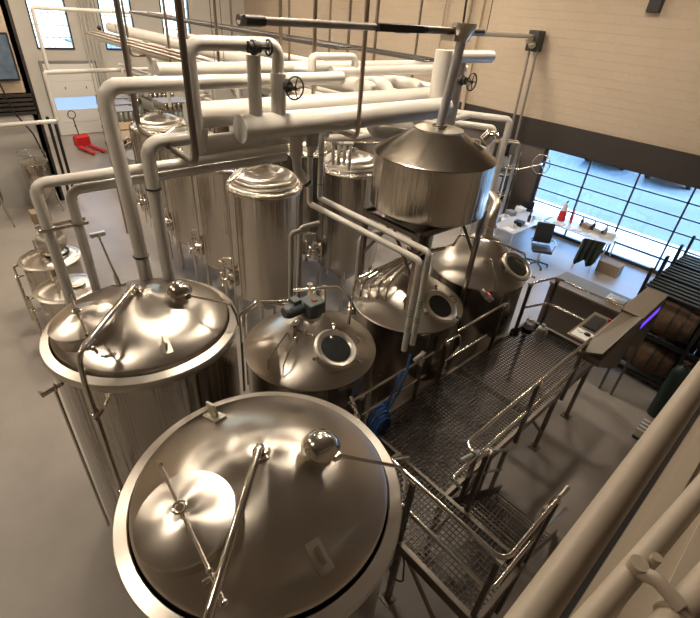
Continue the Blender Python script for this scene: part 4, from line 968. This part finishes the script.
# wrapped pallets of cans along the floor at the far left
def pallet(label, x, y, tiers, w=1.0):
    t = thing('can_pallet', label, 'pallet of cans', (x, y, 0), 0, None)
    pb_ = B()
    for s in (-.45, 0, .45): pb_.box(-.5, .5, s-.05, s+.05, .02, .10)
    pb_.box(-.52, .52, -.52, .52, .10, .13).build('pallet_base', plain('pallet_wood_%d' % len(bpy.data.materials), (.4, .28, .17), .8, 0, .2, 10), t)
    for k in range(tiers):
        z = .13+k*.30
        g = B()
        for a in range(6):
            for b in range(6):
                if a in (0, 5) or b in (0, 5) or k == tiers-1: g.lathe([(0, 0), (.07, 0), (.08, .02), (.08, .25), (.06, .275), (0, .275)], 8, (-.42+a*.168, -.42+b*.168, z))
        g.build('can_tier', CAN if k % 2 else CHROME, t, sharp=60)
        B().box(-.51, .51, -.51, .51, z+.277, z+.293).build('tier_sheet', CARD if k % 3 == 1 else MATTEGREY, t)
for k, (x, y, n) in enumerate([(-20.6, 6.1, 6), (-19.4, 5.8, 6), (-18.2, 5.5, 6), (-17.0, 5.25, 5), (-15.8, 5.0, 5), (-14.6, 4.85, 4), (-19.6, 7.5, 7), (-17.6, 7.2, 7), (-15.6, 7.0, 6), (-22.0, 7.8, 6)]):
    pallet('pallet of wrapped cans, %s' % ['first of the front row from the roll-up door', 'second of the front row from the door', 'third of the front row from the door', 'fourth of the front row from the door', 'fifth of the front row from the door', 'front row end nearest the fermenters',
            'second of the back row', 'third of the back row', 'last of the back row', 'tucked in the corner past the roll-up door'][k], x, y, n)
# brewing vessels behind: steel uprights on far floor
for k, (x, y) in enumerate(((-12.2, 3.3), (-11.9, 3.35))):
    pipe('bent_tube', ['left', 'right'][k]+' of two bronze bent tubes standing between the tall pipes and the cans', [(x, y, 0), (x, y, 2.2), (x, y+.5, 2.45)], .03, .2, mat=BRONZE, cat='tube')

# ------------------------------------------------------------------ mezzanine edge beside the camera
hr = thing('mezzanine_handrail', 'fat tan painted handrail crossing the lower right corner, topmost of the tan pipes', 'handrail', (-.012, -1.5, 4.9))
B().cyl((0, 0, 0), (0, 5.5, 0), .0225, 24).build('rail', TANP, hr)
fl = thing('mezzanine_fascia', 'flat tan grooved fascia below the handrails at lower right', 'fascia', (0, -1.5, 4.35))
B().box(-.02, .036, 0, 5.5, -.25, -.06).build('gap_dark_strip', BLACK, fl)  # black strip added to darken the gap between handrail and plate
B().prism([(.036, 0), (.30, -.01), (.30, -.3), (.05, -.3)], 'y', 0, 5.5).box(.062, .10, 0, 5.5, .0, .006).box(.165, .22, 0, 5.5, -.004, .006).build('plate', TANP, fl)
r2 = thing('mezzanine_handrail', 'second tan rail beneath the topmost one, plain and slightly skewed', 'handrail', (.057, .637, 4.60))
B().cyl((-.104, -1.0, 0), (.19, 1.82, 0), .0235, 24).build('rail', TANP, r2)
r3 = thing('mezzanine_handrail', 'tan rail at the extreme lower right carrying a rounded clamp', 'handrail', (.157, .72, 4.60))
B().cyl((-.16, -1.0, 0), (.38, 2.4, 0), .030, 24).build('rail', TANP, r3)
ck = B().tube([(-.082, .05, .02), (-.05, .05, .036), (.0, .035, .032)], .014, .02, 16).cyl((-.085, .052, .0), (-.085, .052, .042), .017).cyl((-.065, .10, -.01), (-.065, .10, .035), .010)
ck.build('clamp', TANP, r3)
B().torus((.005, .03, 0), .033, .005, 'y').build('clamp_band', TANP, r3)

# parked cars beyond the glass door
def car(label, x, y, rz, mat):
    t = thing('car', label, 'car', (x, y, -.15), rz)
    B().prism([(-2.2, .28), (2.2, .28), (2.22, .62), (1.95, .82), (1.0, .92), (-1.6, .95), (-2.15, .85), (-2.22, .5)], 'y', -.88, .88).build('body', mat, t, bevel=.06)
    B().prism([(-1.55, .92), (1.0, .90), (.35, 1.40), (-1.05, 1.42)], 'y', -.76, .76).build('cabin', BLACK, t, bevel=.05)
    B().prism([(-1.0, 1.40), (.32, 1.38), (.25, 1.45), (-.9, 1.46)], 'y', -.72, .72).build('roof', mat, t, bevel=.02)
    for sx in (-1.35, 1.38):
        for sy in (-.86, .86): B().cyl((sx, sy-.1, .33), (sx, sy+.1, .33), .33, 24).build('wheel', BLACK, t)
car('red car parked beyond the glass door', -5.3, 25.9, PI/2, RED)
car('pale green car parked left of the red one', -8.3, 26.2, PI/2, plain('pale_green_paint', (.3, .5, .38), .3))
